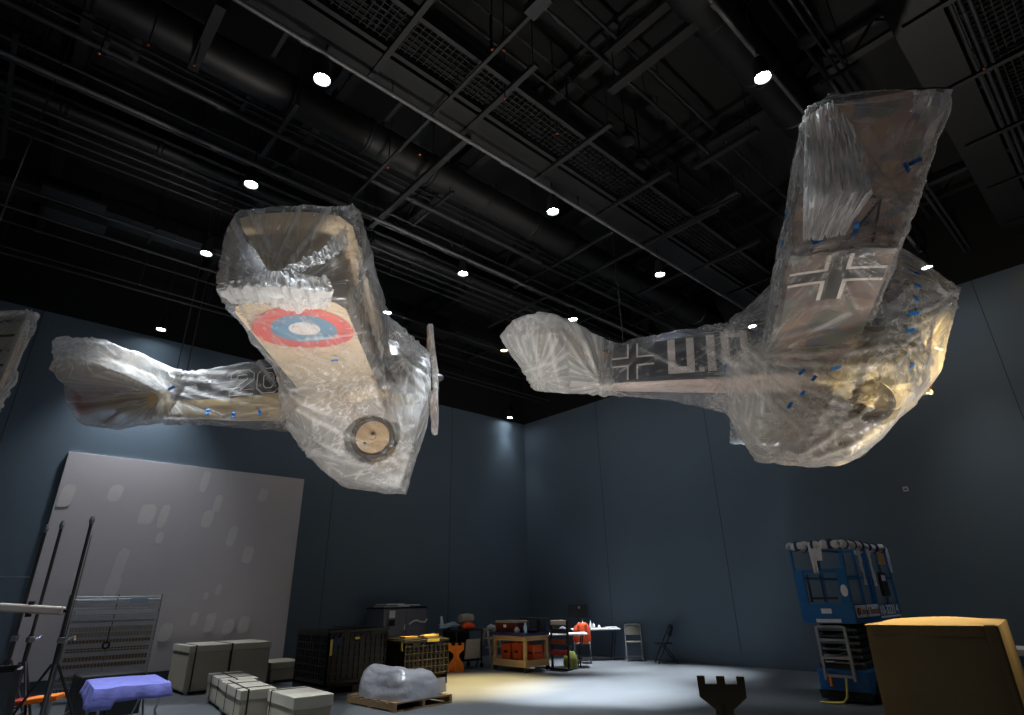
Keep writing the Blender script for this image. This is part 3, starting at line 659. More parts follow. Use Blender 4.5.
ws = wrap('plastic_wrap', hs, ank, MS, 'clear plastic sheet taped around the left biplane', milkf=milk_s, along=(.25,1,.1), lines=[(232,222,268,282),(252,212,284,272),(300,209,272,274),(328,210,280,276),(346,232,322,288),(322,285,345,240),(284,424,398,478),(296,446,392,470),(286,402,372,448),(290,396,345,420),(300,340,372,330),(152,374,228,402),(154,378,206,405),(150,372,232,384),(150,370,258,372),(100,345,150,384),(70,350,148,378),(84,400,140,388),(392,344,425,378),(396,350,424,392),(372,300,392,420),(400,480,412,440),(358,250,396,400),(240,330,285,398),(210,384,280,402)])
tapes(ws, [((-1.66,-4.1,-.18),(0,1,0),.3,.14),((-1.38,-4.1,-.2),(0,1,0),1.2,.12),((-1.3,-2.2,-.4),(0,0,1),.4,.1),((-2.45,-.4,-.55),(0,1,0),1.5,.1),((-2.9,-.4,-.6),(0,1,0),1.5,.1),((-3.35,-.4,-.6),(0,1,0),1.5,.1),((-3.8,-.4,-.5),(0,1,0),1.5,.1),((-4.4,-.4,-.05),(0,1,0),1.0,.14),((-1.0,-3.0,-.4),(0,0,1),.4,.08)])
# gathered skirt of film along the lower wing tip (several layers, crumpled)
def crumple(name, pts_rows, parent, amp=.05, thick=1, seed=0, layers=.5, mat_=None):
    """ruffled sheet strip through rows of control points"""
    mb = MB(); nr = len(pts_rows); nu, nv = 70, 18; rows = []
    def ip(row, t):
        k = t*(len(row)-1); i = min(int(k), len(row)-2); return Vector(row[i]).lerp(Vector(row[i+1]), k-i)
    vs = []; fold = []
    for j in range(nv+1):
        q = j/nv*(nr-1); r = min(int(q), nr-2)
        for i in range(nu+1):
            t = i/nu; p = ip(pts_rows[r], t).lerp(ip(pts_rows[r+1], t), q-r)
            h = noise.noise(V(t*14+seed, q*1.3, seed))*amp+noise.noise(V(t*34, q*4, seed+5))*amp*.5
            vs.append(p+V(0, -abs(h)*1.2, h*.6)); fold.append(V(t*16, q*1.2, seed))
    fs = [(j*(nu+1)+i, j*(nu+1)+i+1, (j+1)*(nu+1)+i+1, (j+1)*(nu+1)+i) for j in range(nv) for i in range(nu)]
    mb.add(vs, fs); o = mb.build(name, mat_ or M_film, parent, smooth=True); me = o.data
    a = me.attributes.new('fold', 'FLOAT_VECTOR', 'POINT'); a.data.foreach_set('vector', [c for v in fold for c in v])
    a = me.attributes.new('layers', 'FLOAT', 'POINT'); a.data.foreach_set('value', [layers]*len(me.vertices))
    a = me.attributes.new('crease', 'FLOAT', 'POINT'); a.data.foreach_set('value', [.3]*len(me.vertices))
    return o
crumple('gathered_edge', [[(-2.2,-4.2,-.26),(-1.7,-4.24,-.12),(-1.4,-4.24,-.12),(-.95,-4.22,-.24)],[(-2.2,-4.18,-.32),(-1.75,-4.26,-.32),(-1.35,-4.26,-.36),(-.9,-4.2,-.4)],[(-2.1,-4.02,-.4),(-1.7,-4.02,-.43),(-1.4,-3.8,-.46),(-1.0,-3.95,-.46)]], ws, .06, seed=3, layers=.7)
crumple('gathered_fold', [[(-1.5,-4.22,-.1),(-1.1,-4.24,.1),(-.78,-4.2,.5)],[(-1.35,-4.24,-.18),(-1.0,-4.26,-.05),(-.74,-4.2,.2)]], ws, .07, seed=8, layers=.45)
# wrapped propeller film
pw = []
wp = wrap('propeller_wrap', [[(.03+.05*a, .07*b, 1.05) for a in (-1,1) for b in (-1,1)]+[(.03+.07*a, .13*b, .5) for a in (-1,1) for b in (-1,1)]+[(.04+.1*a, .11*b, .0) for a in (-1,1) for b in (-1,1)],
     [(.03+.05*a, .07*b, -1.06) for a in (-1,1) for b in (-1,1)]+[(.03+.07*a, .13*b, -.5) for a in (-1,1) for b in (-1,1)]+[(.04+.1*a, .11*b, .0) for a in (-1,1) for b in (-1,1)]], [(.1,0,1.2,.6),(.1,0,-1.2,.6),(.1,0,0,.5)], MS@Matrix.Rotation(math.radians(8), 4, 'X'),
     'thin plastic sleeve around the propeller of the left biplane', vox=.025, milkf=lambda p: .42, amp=.012, along=(0,0,1), smooth=2)
# ============================================================ RIGHT AIRCRAFT (cross marks, U.10)
KF = .88   # the aircraft hangs a little nearer than the first estimate, clear of the wall
MF = mw(O+(V(11.58, 1.99, 5.32)-O)*KF, -59.3, -4.66, -7.66)@Matrix.Scale(KF, 4)
fk = thing('biplane', 'right wrapped biplane with black crosses and letters U.10', 'aircraft'); fk.matrix_world = MF
body('fuselage', [(-.12,.36,-.42,.42,5),(-.9,.4,-.5,.46,6),(-1.8,.42,-.52,.5,6),(-2.5,.42,-.52,.6,5),(-3.2,.4,-.5,.58,6),(-4.3,.32,-.46,.50,7),(-5.5,.2,-.42,.42,7),(-6.3,.08,-.3,.3,6),(-6.6,.03,-.15,.25,4)],
     [M_lozd, M_pink], fk, belly=lambda c, n: 1 if n.z < -.72 else 0)
body('engine_cowling', [(-.14,.38,-.44,.44,4),(-.9,.425,-.525,.485,5),(-1.55,.44,-.54,.52,5)], mat('olive_cowling', (118, 112, 84), .5, .2, var=.15), fk)
MB().box((-.1,0,.02), (.06,.66,.78)).build('radiator', M_eng, fk, bevel=.02)
MB().bar((-1.2,-.46,.2), (-2.0,-.46,.1), .05, .05).build('exhaust_pipe', M_eng, fk)
MB().torus((-2.55,0,.6), (0,0,1), .24, .03, 28, 8).build('cockpit_rim', M_tyre, fk, smooth=True)
FU, FL = (-.55, -2.15, 1.38), (-1.27, -2.5, -.30)
foil([(-4.46,-.75,-2.0,FU[2]+.02,.06),(-4.42,FU[0],FU[1],FU[2],.12),(0,FU[0],FU[1],FU[2],.18),(4.42,FU[0],FU[1],FU[2],.12),(4.46,-.75,-2.0,FU[2]+.02,.06)], 'upper_wing', [M_loz, M_loz], fk)
for s in (-1, 1):
    foil([(.35*s,FL[0],FL[1],FL[2],.12),(3.4*s,FL[0],FL[1],FL[2],.09),(3.5*s,-1.36,-2.42,FL[2],.05)], 'lower_wing', [M_loz, M_loz], fk)
    for pts in (((-1.45,s*2.6,FL[2]+.08),(-.95,s*2.55,FU[2])), ((-2.2,s*2.6,FL[2]+.05),(-1.85,s*2.55,FU[2])), ((-2.2,s*2.6,FL[2]+.05),(-.95,s*2.55,FU[2]))):
        MB().cyl(*pts, .022, 8).build('wing_strut', M_eng, fk, smooth=True)
    for a, b in (((-.7,s*.36,.4),(-.95,s*.6,FU[2])), ((-1.5,s*.38,.5),(-.95,s*.6,FU[2])), ((-1.9,s*.38,.5),(-1.85,s*.6,FU[2]))): MB().cyl(a, b, .02, 8).build('cabane_strut', M_eng, fk)
    for xx in (-.75, -1.7): MB().cyl((xx, s*.36, -.45), (-1.25, s*.8, -1.22), .025, 8).build('gear_leg', M_eng, fk)
    wheel(fk, (-1.25, s*.87, -1.25), .38, mat('worn_wheel_disc', (96, 84, 66), .7, var=.3, scale=5))
    MB().loft([[V(x, s*y, .2+dz) for x, y in ((-5.3,.1),(-5.9,.9),(-6.25,1.35),(-6.3,.1))] for dz in (-.025, .025)]).build('stabilizer', M_loz, fk, bevel=.01)
    MB().loft([[V(x, s*y, .2+dz) for x, y in ((-6.32,.1),(-6.27,1.36),(-6.6,1.38),(-6.9,1.1),(-6.85,.3),(-6.7,.1))] for dz in (-.018, .018)]).build('elevator', M_loz, fk, bevel=.008)
MB().cyl((-1.25,-.87,-1.25), (-1.25,.87,-1.25), .03, 10).build('axle', M_eng, fk)
foil([(-.6,-1.0,-1.5,-1.27,.06),(.6,-1.0,-1.5,-1.27,.06)], 'axle_wing', [M_loz, M_loz], fk)
MB().loft([[V(x, dy, z) for x, z in ((-6.55,-.2),(-6.55,.75),(-6.75,.9),(-7.0,.8),(-7.1,.35),(-7.0,-.1),(-6.8,-.25))] for dy in (-.02, .02)]).build('rudder', M_whiter, fk, bevel=.008)
MB().loft([[V(x, dy, z) for x, z in ((-5.7,.35),(-6.53,.8),(-6.53,.25))] for dy in (-.018, .018)]).build('fin', M_whiter, fk)
MB().lathe([(.001,.3),(.06,.27),(.13,.14),(.15,0),(.15,-.05)], (0,0,0), (1,0,0), 24).build('spinner', M_eng, fk, smooth=True)
# cross under the near lower wing: black bars with white edging, laid on the fabric
zg = lambda x: under(x, *FL)-.004
def under_strip(name, m, pts, zfun, par, k=0.0):
    """pts: quad in wing x,y; subdivided to follow the camber"""
    mb = MB(); a, b, c, d = [V(x, y, 0) for x, y in pts]; n = 8; vs = []; fs = []
    for i in range(n+1):
        for j in range(n+1):
            p = a.lerp(b, i/n).lerp(d.lerp(c, i/n), j/n); vs.append(V(p.x, p.y, zfun(p.x)-k))
    for i in range(n):
        for j in range(n): fs.append((i*(n+1)+j, i*(n+1)+j+1, (i+1)*(n+1)+j+1, (i+1)*(n+1)+j))
    N0 = len(vs); vs += [v-V(0,0,.002) for v in vs]; fs += [tuple(q+N0 for q in f[::-1]) for f in fs[:]]
    mb.add(vs, fs); return mb.build(name, m, par)
cx_, cy_ = -1.9, -2.97; bw, ww = .11, .055; lx, ly = .60, .60
under_strip('cross_bar', M_blackm, [(cx_-lx,cy_-bw),(cx_+lx,cy_-bw),(cx_+lx,cy_+bw),(cx_-lx,cy_+bw)], zg, fk)
under_strip('cross_bar', M_blackm, [(cx_-bw,cy_-.46),(cx_+bw,cy_-.46),(cx_+bw,cy_+ly),(cx_-bw,cy_+ly)], zg, fk, .003)
for sx in (-1, 1):
    for sy in (-1, 1):
        a = (cx_+sx*bw, cx_+sx*lx); yb = cy_+sy*bw
        under_strip('cross_edging', M_whiter, [(a[0],yb),(a[1],yb),(a[1],yb+sy*ww),(a[0],yb+sy*ww)], zg, fk, .004)
        yl = cy_+sy*(ly if sy > 0 else .46)
        under_strip('cross_edging', M_whiter, [(cx_+sx*bw,yb),(cx_+sx*(bw+ww),yb),(cx_+sx*(bw+ww),yl),(cx_+sx*bw,yl)], zg, fk, .004)
# side cross and letters on the fuselage (starboard side)
def ys(x): # side surface
    P_ = [(-.9,.4),(-1.8,.42),(-2.5,.42),(-3.2,.4),(-4.3,.32),(-5.5,.2),(-6.3,.08)]
    for (a, wa), (b, wb) in zip(P_, P_[1:]):
        if b <= x <= a: return -(wa+(wb-wa)*(a-x)/(a-b))-.006
    return -.4
def side_quad(name, m, x0, x1, z0, z1, k=0, sl=0):
    mb = MB(); mb.add([V(x0, ys(x0)-k, z0), V(x1, ys(x1)-k, z0+sl), V(x1, ys(x1)-k, z1+sl), V(x0, ys(x0)-k, z1), V(x0, ys(x0)-k-.004, z0), V(x1, ys(x1)-k-.004, z0+sl), V(x1, ys(x1)-k-.004, z1+sl), V(x0, ys(x0)-k-.004, z1)],
        [(0,3,2,1),(4,5,6,7),(0,1,5,4),(1,2,6,5),(2,3,7,6),(3,0,4,7)]); return mb.build(name, m, fk)
X_, Z_ = -5.0, .02; b_, w_ = .075, .035
side_quad('cross_bar', M_blackm, X_-.42, X_+.42, Z_-b_, Z_+b_)
side_quad('cross_bar', M_blackm, X_-b_, X_+b_, Z_-.41, Z_+.40, .003)
for sx in (-1, 1):
    for sz in (-1, 1):
        side_quad('cross_edging', M_whiter, *sorted((X_+sx*b_, X_+sx*.42)), *sorted((Z_+sz*b_, Z_+sz*(b_+w_))), .004)
        side_quad('cross_edging', M_whiter, *sorted((X_+sx*b_, X_+sx*(b_+w_))), *sorted((Z_+sz*b_, Z_+sz*.4)), .004)
def letter(name, rects):
    mb = MB()
    for (x0, x1, z0, z1) in rects:
        mb.add([V(x0, ys(x0)-.003, z0), V(x1, ys(x1)-.003, z0), V(x1, ys(x1)-.003, z1), V(x0, ys(x0)-.003, z1), V(x0, ys(x0)-.008, z0), V(x1, ys(x1)-.008, z0), V(x1, ys(x1)-.008, z1), V(x0, ys(x0)-.008, z1)],
            [(0,3,2,1),(4,5,6,7),(0,1,5,4),(1,2,6,5),(2,3,7,6),(3,0,4,7)])
    mb.build(name, M_whiter, fk)
letter('letter_u', [(-4.32,-4.18,-.34,.42),(-4.18,-3.97,-.34,-.2),(-3.97,-3.83,-.34,.42)])
letter('full_stop', [(-3.76,-3.66,-.34,-.24)])
letter('numeral_one', [(-3.6,-3.45,-.34,.44)])
letter('numeral_zero', [(-3.34,-3.2,-.3,.48),(-3.2,-3.0,.34,.48),(-3.2,-3.0,-.3,-.17),(-3.0,-2.87,-.3,.48)])
blade_prop(fk, .76, math.radians(-55), .1, .08)
# plastic
hf = []
for s in (-1, 1):
    hf.append([(-.6,4.46*s,1.18),(-.74,4.5*s,1.34),(-1.9,4.5*s,1.62),(-2.24,4.47*s,1.45),(-2.3,4.4*s,1.3),(-1.2,3.58*s,-.28),(-2.58,3.56*s,-.36),(-1.3,3.55*s,-.38)]+[(-.5,.3*s,1.55),(-2.3,.3*s,1.55),(-2.75,.3*s,-.42),(-1.2,.3*s,-.42)])
hf.append([(-1.2,2.4,-.42),(-2.6,2.4,-.42),(-1.2,3.55,-.2),(-3.1,3.55,.3),(-3.12,3.55,-.28),(-2.5,3.55,-.34),(-2.5,2.4,.1),(-1.3,2.4,.1)])
hf.append([(.05,-.42,.5),(.05,.42,.5),(.05,-.4,-.5),(.05,.4,-.5),(-.5,-.5,1.5),(-.5,.5,1.5),(-2.4,-.5,1.4),(-2.4,.5,1.4),(-.72,-.95,-1.24),(-.72,.9,-1.24),(-1.2,-.85,-1.85),(-1.2,.6,-1.7),(-1.66,-.7,-2.15),(-1.66,.3,-1.95),(-2.35,-.7,-2.12),(-2.35,.3,-1.95),(-2.89,-.6,-1.87),(-2.89,.55,-1.8),(-3.12,-.5,-1.33),(-3.12,.5,-1.3),(-3.3,-.46,.55),(-3.3,.46,.55),(-3.3,-.46,-.9),(-3.3,.46,-.9),(-2.75,-1.1,-.42),(-1.2,-1.9,-.42)])
hf.append([(.44,-.95,.66),(.42,-.9,.6),(.05,-.42,.5),(.05,-.4,-.5),(-.5,-1.6,1.25),(-.6,-1.8,.3),(-.5,-.4,1.4),(-.72,-.95,-1.24),(-1.2,-1.9,-.3)])
hf.append([(.2,.6,-.5),(.05,.42,.5),(.05,.4,-.5),(-.4,.5,.3),(-.5,.4,-.8)])
hf.append([(-3.2,-.46,.66),(-3.2,.46,.66),(-3.2,-.46,-.9),(-3.2,.46,-.9),(-3.8,-.42,-.66),(-3.8,.42,-.66),(-4.5,-.36,.56),(-4.5,.36,.56),(-4.5,-.34,-.54),(-4.5,.34,-.54)])
hf.append([(-4.45,-.36,.56),(-4.45,.36,.56),(-4.45,-.34,-.56),(-4.45,.34,-.56),(-5.6,-.24,.47),(-5.6,.24,.47),(-5.6,-.22,-.5),(-5.6,.22,-.5)])
hf.append([(-5.35,-.25,.5),(-5.35,.25,.5),(-5.6,-.2,-.5),(-5.6,.2,-.5),(-5.9,-1.0,.42),(-6.25,-1.5,.44),(-6.66,-1.6,.48),(-6.4,-1.45,.05),(-6.9,-1.4,.02),(-5.8,-.8,.02),(-7.15,-1.5,.44),(-7.5,-1.25,.22),(-7.15,-1.0,-.1),(-7.0,-.15,-.5),(-6.1,-.15,-.48),(-7.2,0,.6),(-6.9,0,.95),(-6.4,0,.8),(-7.1,.1,-.1)])
hf.append([(-5.35,.2,.4),(-5.5,.2,0),(-6.3,1.5,.3),(-7.0,1.45,.3),(-7.1,.2,.3),(-6.8,.2,-.1),(-6.9,1.2,.1)])
def milk_f(p):
    if (p-V(-1.25,-.95,-1.25)).length < .45: return .08
    j = .25*noise.noise(p*2.2)
    if p.x < -3.3: return .06+.34*ramp(-p.x+j*.5, 5.2, 5.7)+.2*ramp(-p.x+j, 3.9, 3.2)
    w = .08+.24*ramp(p.y+j*1.6, -2.0, -.8) if p.z < -.15 else .17
    if p.y < -3.4: w = .15
    return w+(.42-w)*ramp(-p.z+j, .5, 1.1)
ankf = [(-1.95,-3.62,-.3,1.3),(-1.4,-3.9,.3,1.2),(-2.5,-3.6,-.3,1.0),(.32,-.8,.56,1.6),(-.75,-1.0,.1,1.0),(-.7,-1.0,.55,.6),(-.75,-1.0,-.35,.7),(-2.0,-.8,-1.3,1.0),(-2.3,-.8,-1.6,.8),(-1.7,-.9,-1.0,.8),(-3.2,-.5,-.5,1.0),(-5.5,-.3,-.45,1.3),(-6.9,-.5,-.4,1.2),(-2.4,-4.5,1.5,1.4),(-3.1,-.5,.4,1.2),(-2.7,-1.0,-.45,1.4)]
wf = wrap('plastic_wrap', hf, ankf, MF, 'clear plastic sheet taped around the right biplane', milkf=milk_f, along=(.2,1,.5), vox=.042, lines=[(766,356,900,344),(762,362,892,364),(764,368,870,388),(738,352,842,432),(742,340,820,418),(735,366,812,440),(905,330,951,301),(902,345,951,303),(900,360,950,306),(912,312,950,298),(922,262,950,296),(836,110,895,200),(845,118,905,215),(930,110,908,205),(850,240,905,250),(802,246,848,236),(512,330,542,388),(530,322,544,386),(548,326,560,388),(562,332,600,384),(522,372,572,350),(586,342,602,386),(700,345,760,372),(720,350,770,395),(800,455,850,420),(812,460,880,430),(850,420,880,395),(640,348,700,372),(770,370,860,410)])
tapes(wf, [((-2.2,-3.6,-.2),(0,1,.1),.5,.18),((-1.75,-3.7,-.1),(0,1,0),1.4,.2),((-1.05,-3.9,.55),(0,1,0),.5,.15),((-1.15,-3.9,.5),(0,1,0),2.2,.15),((-.75,-.9,-.1),(-.3,1,0),0.1,.2),((-.72,-.9,.1),(-.3,1,0),.1,.16),((-.7,-.9,.3),(-.3,1,0),0.1,.2),((-.68,-.9,.55),(-.3,1,0),.1,.22),((-.8,-.9,-.35),(-.3,1,0),.1,.28),
    ((-2.4,-.8,-1.35),(0,1,0),.9,.14),((-2.2,-.8,-1.2),(0,1,0),.9,.14),((-2.05,-.8,-1.05),(0,1,0),.9,.12),((-1.75,-.8,-.95),(0,1,0),.6,.14),((-2.2,-.8,-.9),(0,1,0),.6,.12),((-3.3,-.6,-.35),(0,1,0),.8,.16),((-.7,-.9,-.8),(-.3,1,0),.8,.14),((-2.6,-3.6,.6),(.6,1,0),1.2,.2),((-2.6,-3.2,.3),(.6,1,0),1.2,.2)])
# loose white flap of doubled film hanging at the outer trailing corner
crumple('hanging_flap', [[(-2.3,-4.56,1.1),(-2.0,-4.6,1.3),(-1.8,-4.5,1.1)],[(-2.35,-4.45,.6),(-2.0,-4.5,.7),(-1.7,-4.36,.6)],[(-2.4,-4.2,.1),(-2.0,-4.2,.1),(-1.6,-4.1,.1)],[(-2.4,-3.75,-.25),(-2.2,-3.72,-.25),(-1.9,-3.72,-.2)]], wf, .09, seed=5, layers=.5)
# ============================================================ THIRD AIRCRAFT: wrapped wing corner entering at far left
p1 = O+ray(32, 309)*6.; p2 = O+ray(-6, 402)*6.2
t3 = thing('wing_panel', 'wrapped wing tip entering the picture at the far left edge', 'aircraft wing', p1)
d = (p2-p1); lf = V(-.66,.74,.0)
def q3(a, b, c): return d*a+lf*b+V(.45,.5,.0)*c
MB().loft([[q3(.03,.05,.04), q3(.03,2.2,.04), q3(1.0,2.2,.04), q3(1.0,.05,.04)], [q3(.03,.05,.12), q3(.03,2.2,.12), q3(1.0,2.2,.12), q3(1.0,.05,.12)]]).build('wing_surface', M_cream, t3)
for k in range(6): MB().bar(q3(.1+.16*k, .1, .03), q3(.1+.16*k, 2.1, .03), .02, .02).build('rib', M_camo, t3)
m3 = Matrix.Translation(p1)
w3 = wrap('plastic_wrap', [[q3(0,0,0), q3(0,2.4,-.1), q3(1.1,2.4,-.1), q3(1.1,-.02,0), q3(0,.0,.2), q3(0,2.4,.25), q3(1.1,2.4,.25), q3(1.1,0,.22)]], [(*q3(0,0,0),1.6),(*q3(1,0,0),.8)], m3, 'clear plastic sheet over the wing tip at the far left edge', vox=.03, milkf=lambda p: .2, amp=.02, along=tuple(lf))
# suspension cables of the hanging aircraft
def cable(a, b, lab):
    t = tag(MB().cyl(a, b, .009, 6).build('suspension_cable', M_pipe), lab, 'cable'); return t
def up(p, z=ZD): return V(p.x, p.y, z)
for loc, Mx, lab in [((-4.5,-.1,.3),MS,'near steel cable holding up the left aircraft tail'),((-4.5,.25,.3),MS,'far steel cable holding up the left aircraft tail'),((-1.4,0,.95),MS,'steel cable above the left aircraft upper wing'),
                     ((-1.4,0,1.6),MF,'steel cable above the right aircraft upper wing'),((-5.2,0,.45),MF,'steel cable above the right aircraft rear body')]:
    a = Mx@Vector(loc); cable(a, up(a), lab)
cable(q3(.1,.9,.1)+p1, up(q3(.1,.9,.1)+p1), 'thin steel cable rising from the wing tip at far left')
# ============================================================ SCISSOR LIFT
a_ = math.radians(1.5)
t = thing('scissor_lift', 'blue scissor lift with white padding on its rails', 'scissor lift', V(10.03,4.30,0)+V(math.cos(a_),math.sin(a_),0)*1.1+V(math.sin(a_),-math.cos(a_),0)*.38, a_); t.scale = (1.2, 1, 1)
b = MB(); b.b2((-.9,-.36,.12),(.9,.36,.44))
b.build('chassis', M_blue, t, bevel=.03)
for sx in (-.62, .62):
    for sy in (-1, 1):
        w_ = MB().cyl((sx, sy*.30, .15), (sx, sy*.385, .15), .15, 24).build('wheel', M_rubber, t, bevel=.01)
        MB().cyl((sx, sy*.386, .15), (sx, sy*.395, .15), .08, 16).build('hub', M_steel, w_)
MB().b2((-.93,-.34,.05),(-.88,.34,.1)).b2((-.91,-.36,.1),(-.89,.36,.16)).build('pothole_guard', M_blackp, t)
for lv in range(6):
    z0 = .5+lv*.09
    for sy in (-1, 1):
        arm = MB().bar((-.8, sy*.26, z0), (.8, sy*.26, z0+.08), .04, .06).bar((-.8, sy*.20, z0+.08), (.8, sy*.20, z0), .04, .06).build('scissor_arm', M_black if lv % 2 else M_pipe, t)
    MB().cyl((-.8,-.3,z0+.02),(-.8,.3,z0+.02),.022,10).build('cross_pin', M_steel, t)
MB().b2((-.86,-.3,.44),(.86,.3,.5)).build('stack_tray', M_blackp, t)
ld = MB()
for sy in (-.2, .2): ld.b2((-.985, sy-.02, .3), (-.945, sy+.02, 1.02))
ld.build('ladder_rail', M_alu, t)
for z in (.34, .58, .82, 1.0): MB().b2((-.985,-.18,z),(-.935,.18,z+.035)).build('ladder_rung', M_alu, t)
MB().b2((-.93,-.385,1.06),(.93,.385,1.13)).build('platform_deck', M_blue, t, bevel=.01)
MB().b2((-.93,-.39,1.13),(.93,-.375,1.30)).b2((-.93,.375,1.13),(.93,.39,1.30)).b2((.915,-.375,1.13),(.93,.375,1.30)).build('toe_board', M_blue, t)
# end gate facing the camera: wide blue plate frame with an opening
g = MB(); x0, x1 = -.955, -.925
g.b2((x0,-.39,1.06),(x1,.39,1.34)).b2((x0,-.39,1.34),(x1,-.24,1.84)).b2((x0,.24,1.34),(x1,.39,1.84)).b2((x0,-.24,1.78),(x1,.24,1.84))
g.build('end_gate', M_blue, t, bevel=.006)
MB().b2((-.962,-.2,1.40),(-.95,.2,1.43)).b2((-.962,-.02,1.36),(-.95,.0,1.76)).b2((-.962,.17,1.36),(-.95,.2,1.76)).build('gate_latch', M_blackp, t)
MB().b2((-.958,-.07,1.20),(-.9555,.08,1.27)).build('gate_label', M_paper, t)
MB().b2((-.958,-.18,1.075),(-.9555,.18,1.125)).build('gate_label', M_paper, t)
MB().prism([(.05*math.cos(k*PI/12), .085*math.sin(k*PI/12)) for k in range(24)], (-.957,-.315,1.52), (0,1,0), (0,0,1), .004).build('round_sticker', M_paper, t)
def rail(p, q, r=.02): MB().cyl(p, q, r, 10).build('guard_rail', M_blue, t, smooth=True)
Z_T, Z_M = 2.20, 1.72
cs = [(-.94,-.38),(.94,-.38),(.94,.38),(-.94,.38)]
for i in range(4):
    p, q = cs[i], cs[(i+1) % 4]; rail((*p, Z_T), (*q, Z_T), .022)
    if i != 3: rail((*p, Z_M), (*q, Z_M), .018)
for (x, y) in cs+[(0,-.38),(0,.38),(-.94,.0),(.5,-.38),(-.5,-.38),(.94,0)]:
    z0_ = 1.84 if x == -.94 else 1.13
    MB().b2((x-.018,y-.018,z0_),(x+.018,y+.018,Z_T)).build('rail_post', M_blue, t)
# white padding taped along the top rail
def pad(p, q, seed, r=.055):
    p, q = Vector(p), Vector(q); n = 26; pts = []; rr = []
    for k in range(n+1):
        s = k/n; pts.append(p.lerp(q, s)+V(noise.noise(V(s*6,seed,0))*.03, noise.noise(V(s*6,seed,4))*.03, noise.noise(V(s*7,seed,8))*.035)); rr.append(r*(1+.55*noise.noise(V(s*9, seed, 2))))
    o = MB().tube(pts, rr, 14).build('rail_padding', M_sheet, t, smooth=True)
    tp = MB(); L_ = (q-p).length
    for k in range(max(1, int(L_/.24))):
        c = p.lerp(q, (k+.5)/max(1, int(L_/.24))); d = (q-p).normalized()*.02; MB().cyl(c-d, c+d, r*1.35, 14).build('tape_band', M_dkblue, o)
pad((-.94,.38,Z_T),(-.94,-.38,Z_T),1); pad((-.94,-.38,Z_T),(0,-.38,Z_T),2,.06); pad((0,-.38,Z_T),(.94,-.38,Z_T),3); pad((-.94,.38,Z_T),(0,.38,Z_T),4); pad((.94,-.38,Z_T),(.94,.1,Z_T),5)
for (x, y, h, w, sd) in ((-.95,.02,.42,.10,1),(-.95,-.06,.24,.14,2),(-.35,-.39,.6,.12,3),(.05,-.39,.62,.12,4),(.9,-.4,.4,.12,5)):
    vs = []; fs = []
    for j in range(9):
        for i in range(6):
            q = V(x, y, Z_T-h*j/8); off = (i/5-.5)*w*(1-.3*j/8); n_ = noise.noise(V(i*.8, j*.6, sd))*.03
            q += (V(n_-.03, off, 0) if x == -.95 else V(off, n_-.03, 0)); vs.append(q)
    fs = [(j*6+i, j*6+i+1, (j+1)*6+i+1, (j+1)*6+i) for j in range(8) for i in range(5)]
    m_ = MB(); m_.add(vs, fs); m_.add([v+V(.006,.006,0) for v in vs], [f[::-1] for f in fs]); m_.build('hanging_cloth', M_sheet, t, smooth=True)
MB().b2((.25,-.44,1.42),(.55,-.39,1.80)).build('control_box', M_blackp, t, bevel=.02)
MB().b2((.3,-.445,1.66),(.46,-.44,1.75)).build('control_label', M_paper, t)
MB().b2((.42,-.46,1.92),(.62,-.41,2.12)).build('wood_block', M_wood, t, bevel=.01)
# side name board and numbers
MB().b2((-.90,-.396,1.14),(.02,-.391,1.31)).build('name_board', M_paper, t)
text('United Rentals', 'board_lettering', M_red2, t, (-.74,-.397,1.175), (1,0,0), (0,0,1), .10, .72)
MB().torus((-.82,-.398,1.225), (0,1,0), .045, .010, 24, 6).b2((-.83,-.40,1.19),(-.81,-.396,1.26)).build('board_emblem', M_red2, t)
MB().b2((.03,-.396,1.10),(.92,-.391,1.13)).build('white_stripe', M_paper, t)
text('10-3221', 'number_lettering', M_paper, t, (.06,-.397,1.15), (1,0,0), (0,0,1), .14, .62)
text('4', 'number_lettering', M_paper, t, (.76,-.397,1.15), (1,0,0), (0,0,1), .14, .09)
hp = [(-.96,-.08,.36),(-1.0,-.08,.25),(-1.02,-.06,.1),(-1.03,0,.03),(-1.05,.15,.015),(-1.08,.3,.015)]
MB().tube(hp, .016, 8).build('power_cord', M_yel, t, smooth=True)
MB().b2((-.99,.12,.22),(-.95,.16,.36)).build('orange_plug', M_orange, t, bevel=.01)
# ============================================================ LARGE TAN-COVERED CRATE
ta = math.radians(7.); La = V(math.cos(ta), math.sin(ta), 0); Ra = V(math.sin(ta), -math.cos(ta), 0)
A_ = onz(863, 624, 1.2); Wd = 1.06; Dp = 1.75
t = thing('covered_crate', 'large crate under a tan fabric cover at the lower right', 'crate', A_+La*Dp/2+Ra*Wd/2-V(0,0,1.2), ta)
vs = []; fs = []; nx, ny, nz = 30, 22, 16
def cov(u, v, w):   # rounded, slightly sagging box in local coords (x depth, y width)
    return V(u, v, w)
mb = MB(); rings = []
for k in range(nz+1):
    z = 1.19*k/nz; ring = []
    per = [(-Dp/2, Wd/2, -Dp/2, -Wd/2), (-Dp/2, -Wd/2, Dp/2, -Wd/2), (Dp/2, -Wd/2, Dp/2, Wd/2), (Dp/2, Wd/2, -Dp/2, Wd/2)]
    for (xa, ya, xb, yb) in per:
        for i in range(16):
            s = i/16; x = xa+(xb-xa)*s; y = ya+(yb-ya)*s; fl = .022*(1-z/1.19)**.5
            nn = V(x, y, 0).normalized(); e = min(s, 1-s); o_ = fl+.03*noise.noise(V(x*3.5, y*3.5, z*.5))*(1.1-z/1.3)
            ring.append(V(x, y, z)+nn*o_-nn*(.03 if e < .01 else 0))
    rings.append(ring)
mb.loft(rings, cap=False)
top = []; 
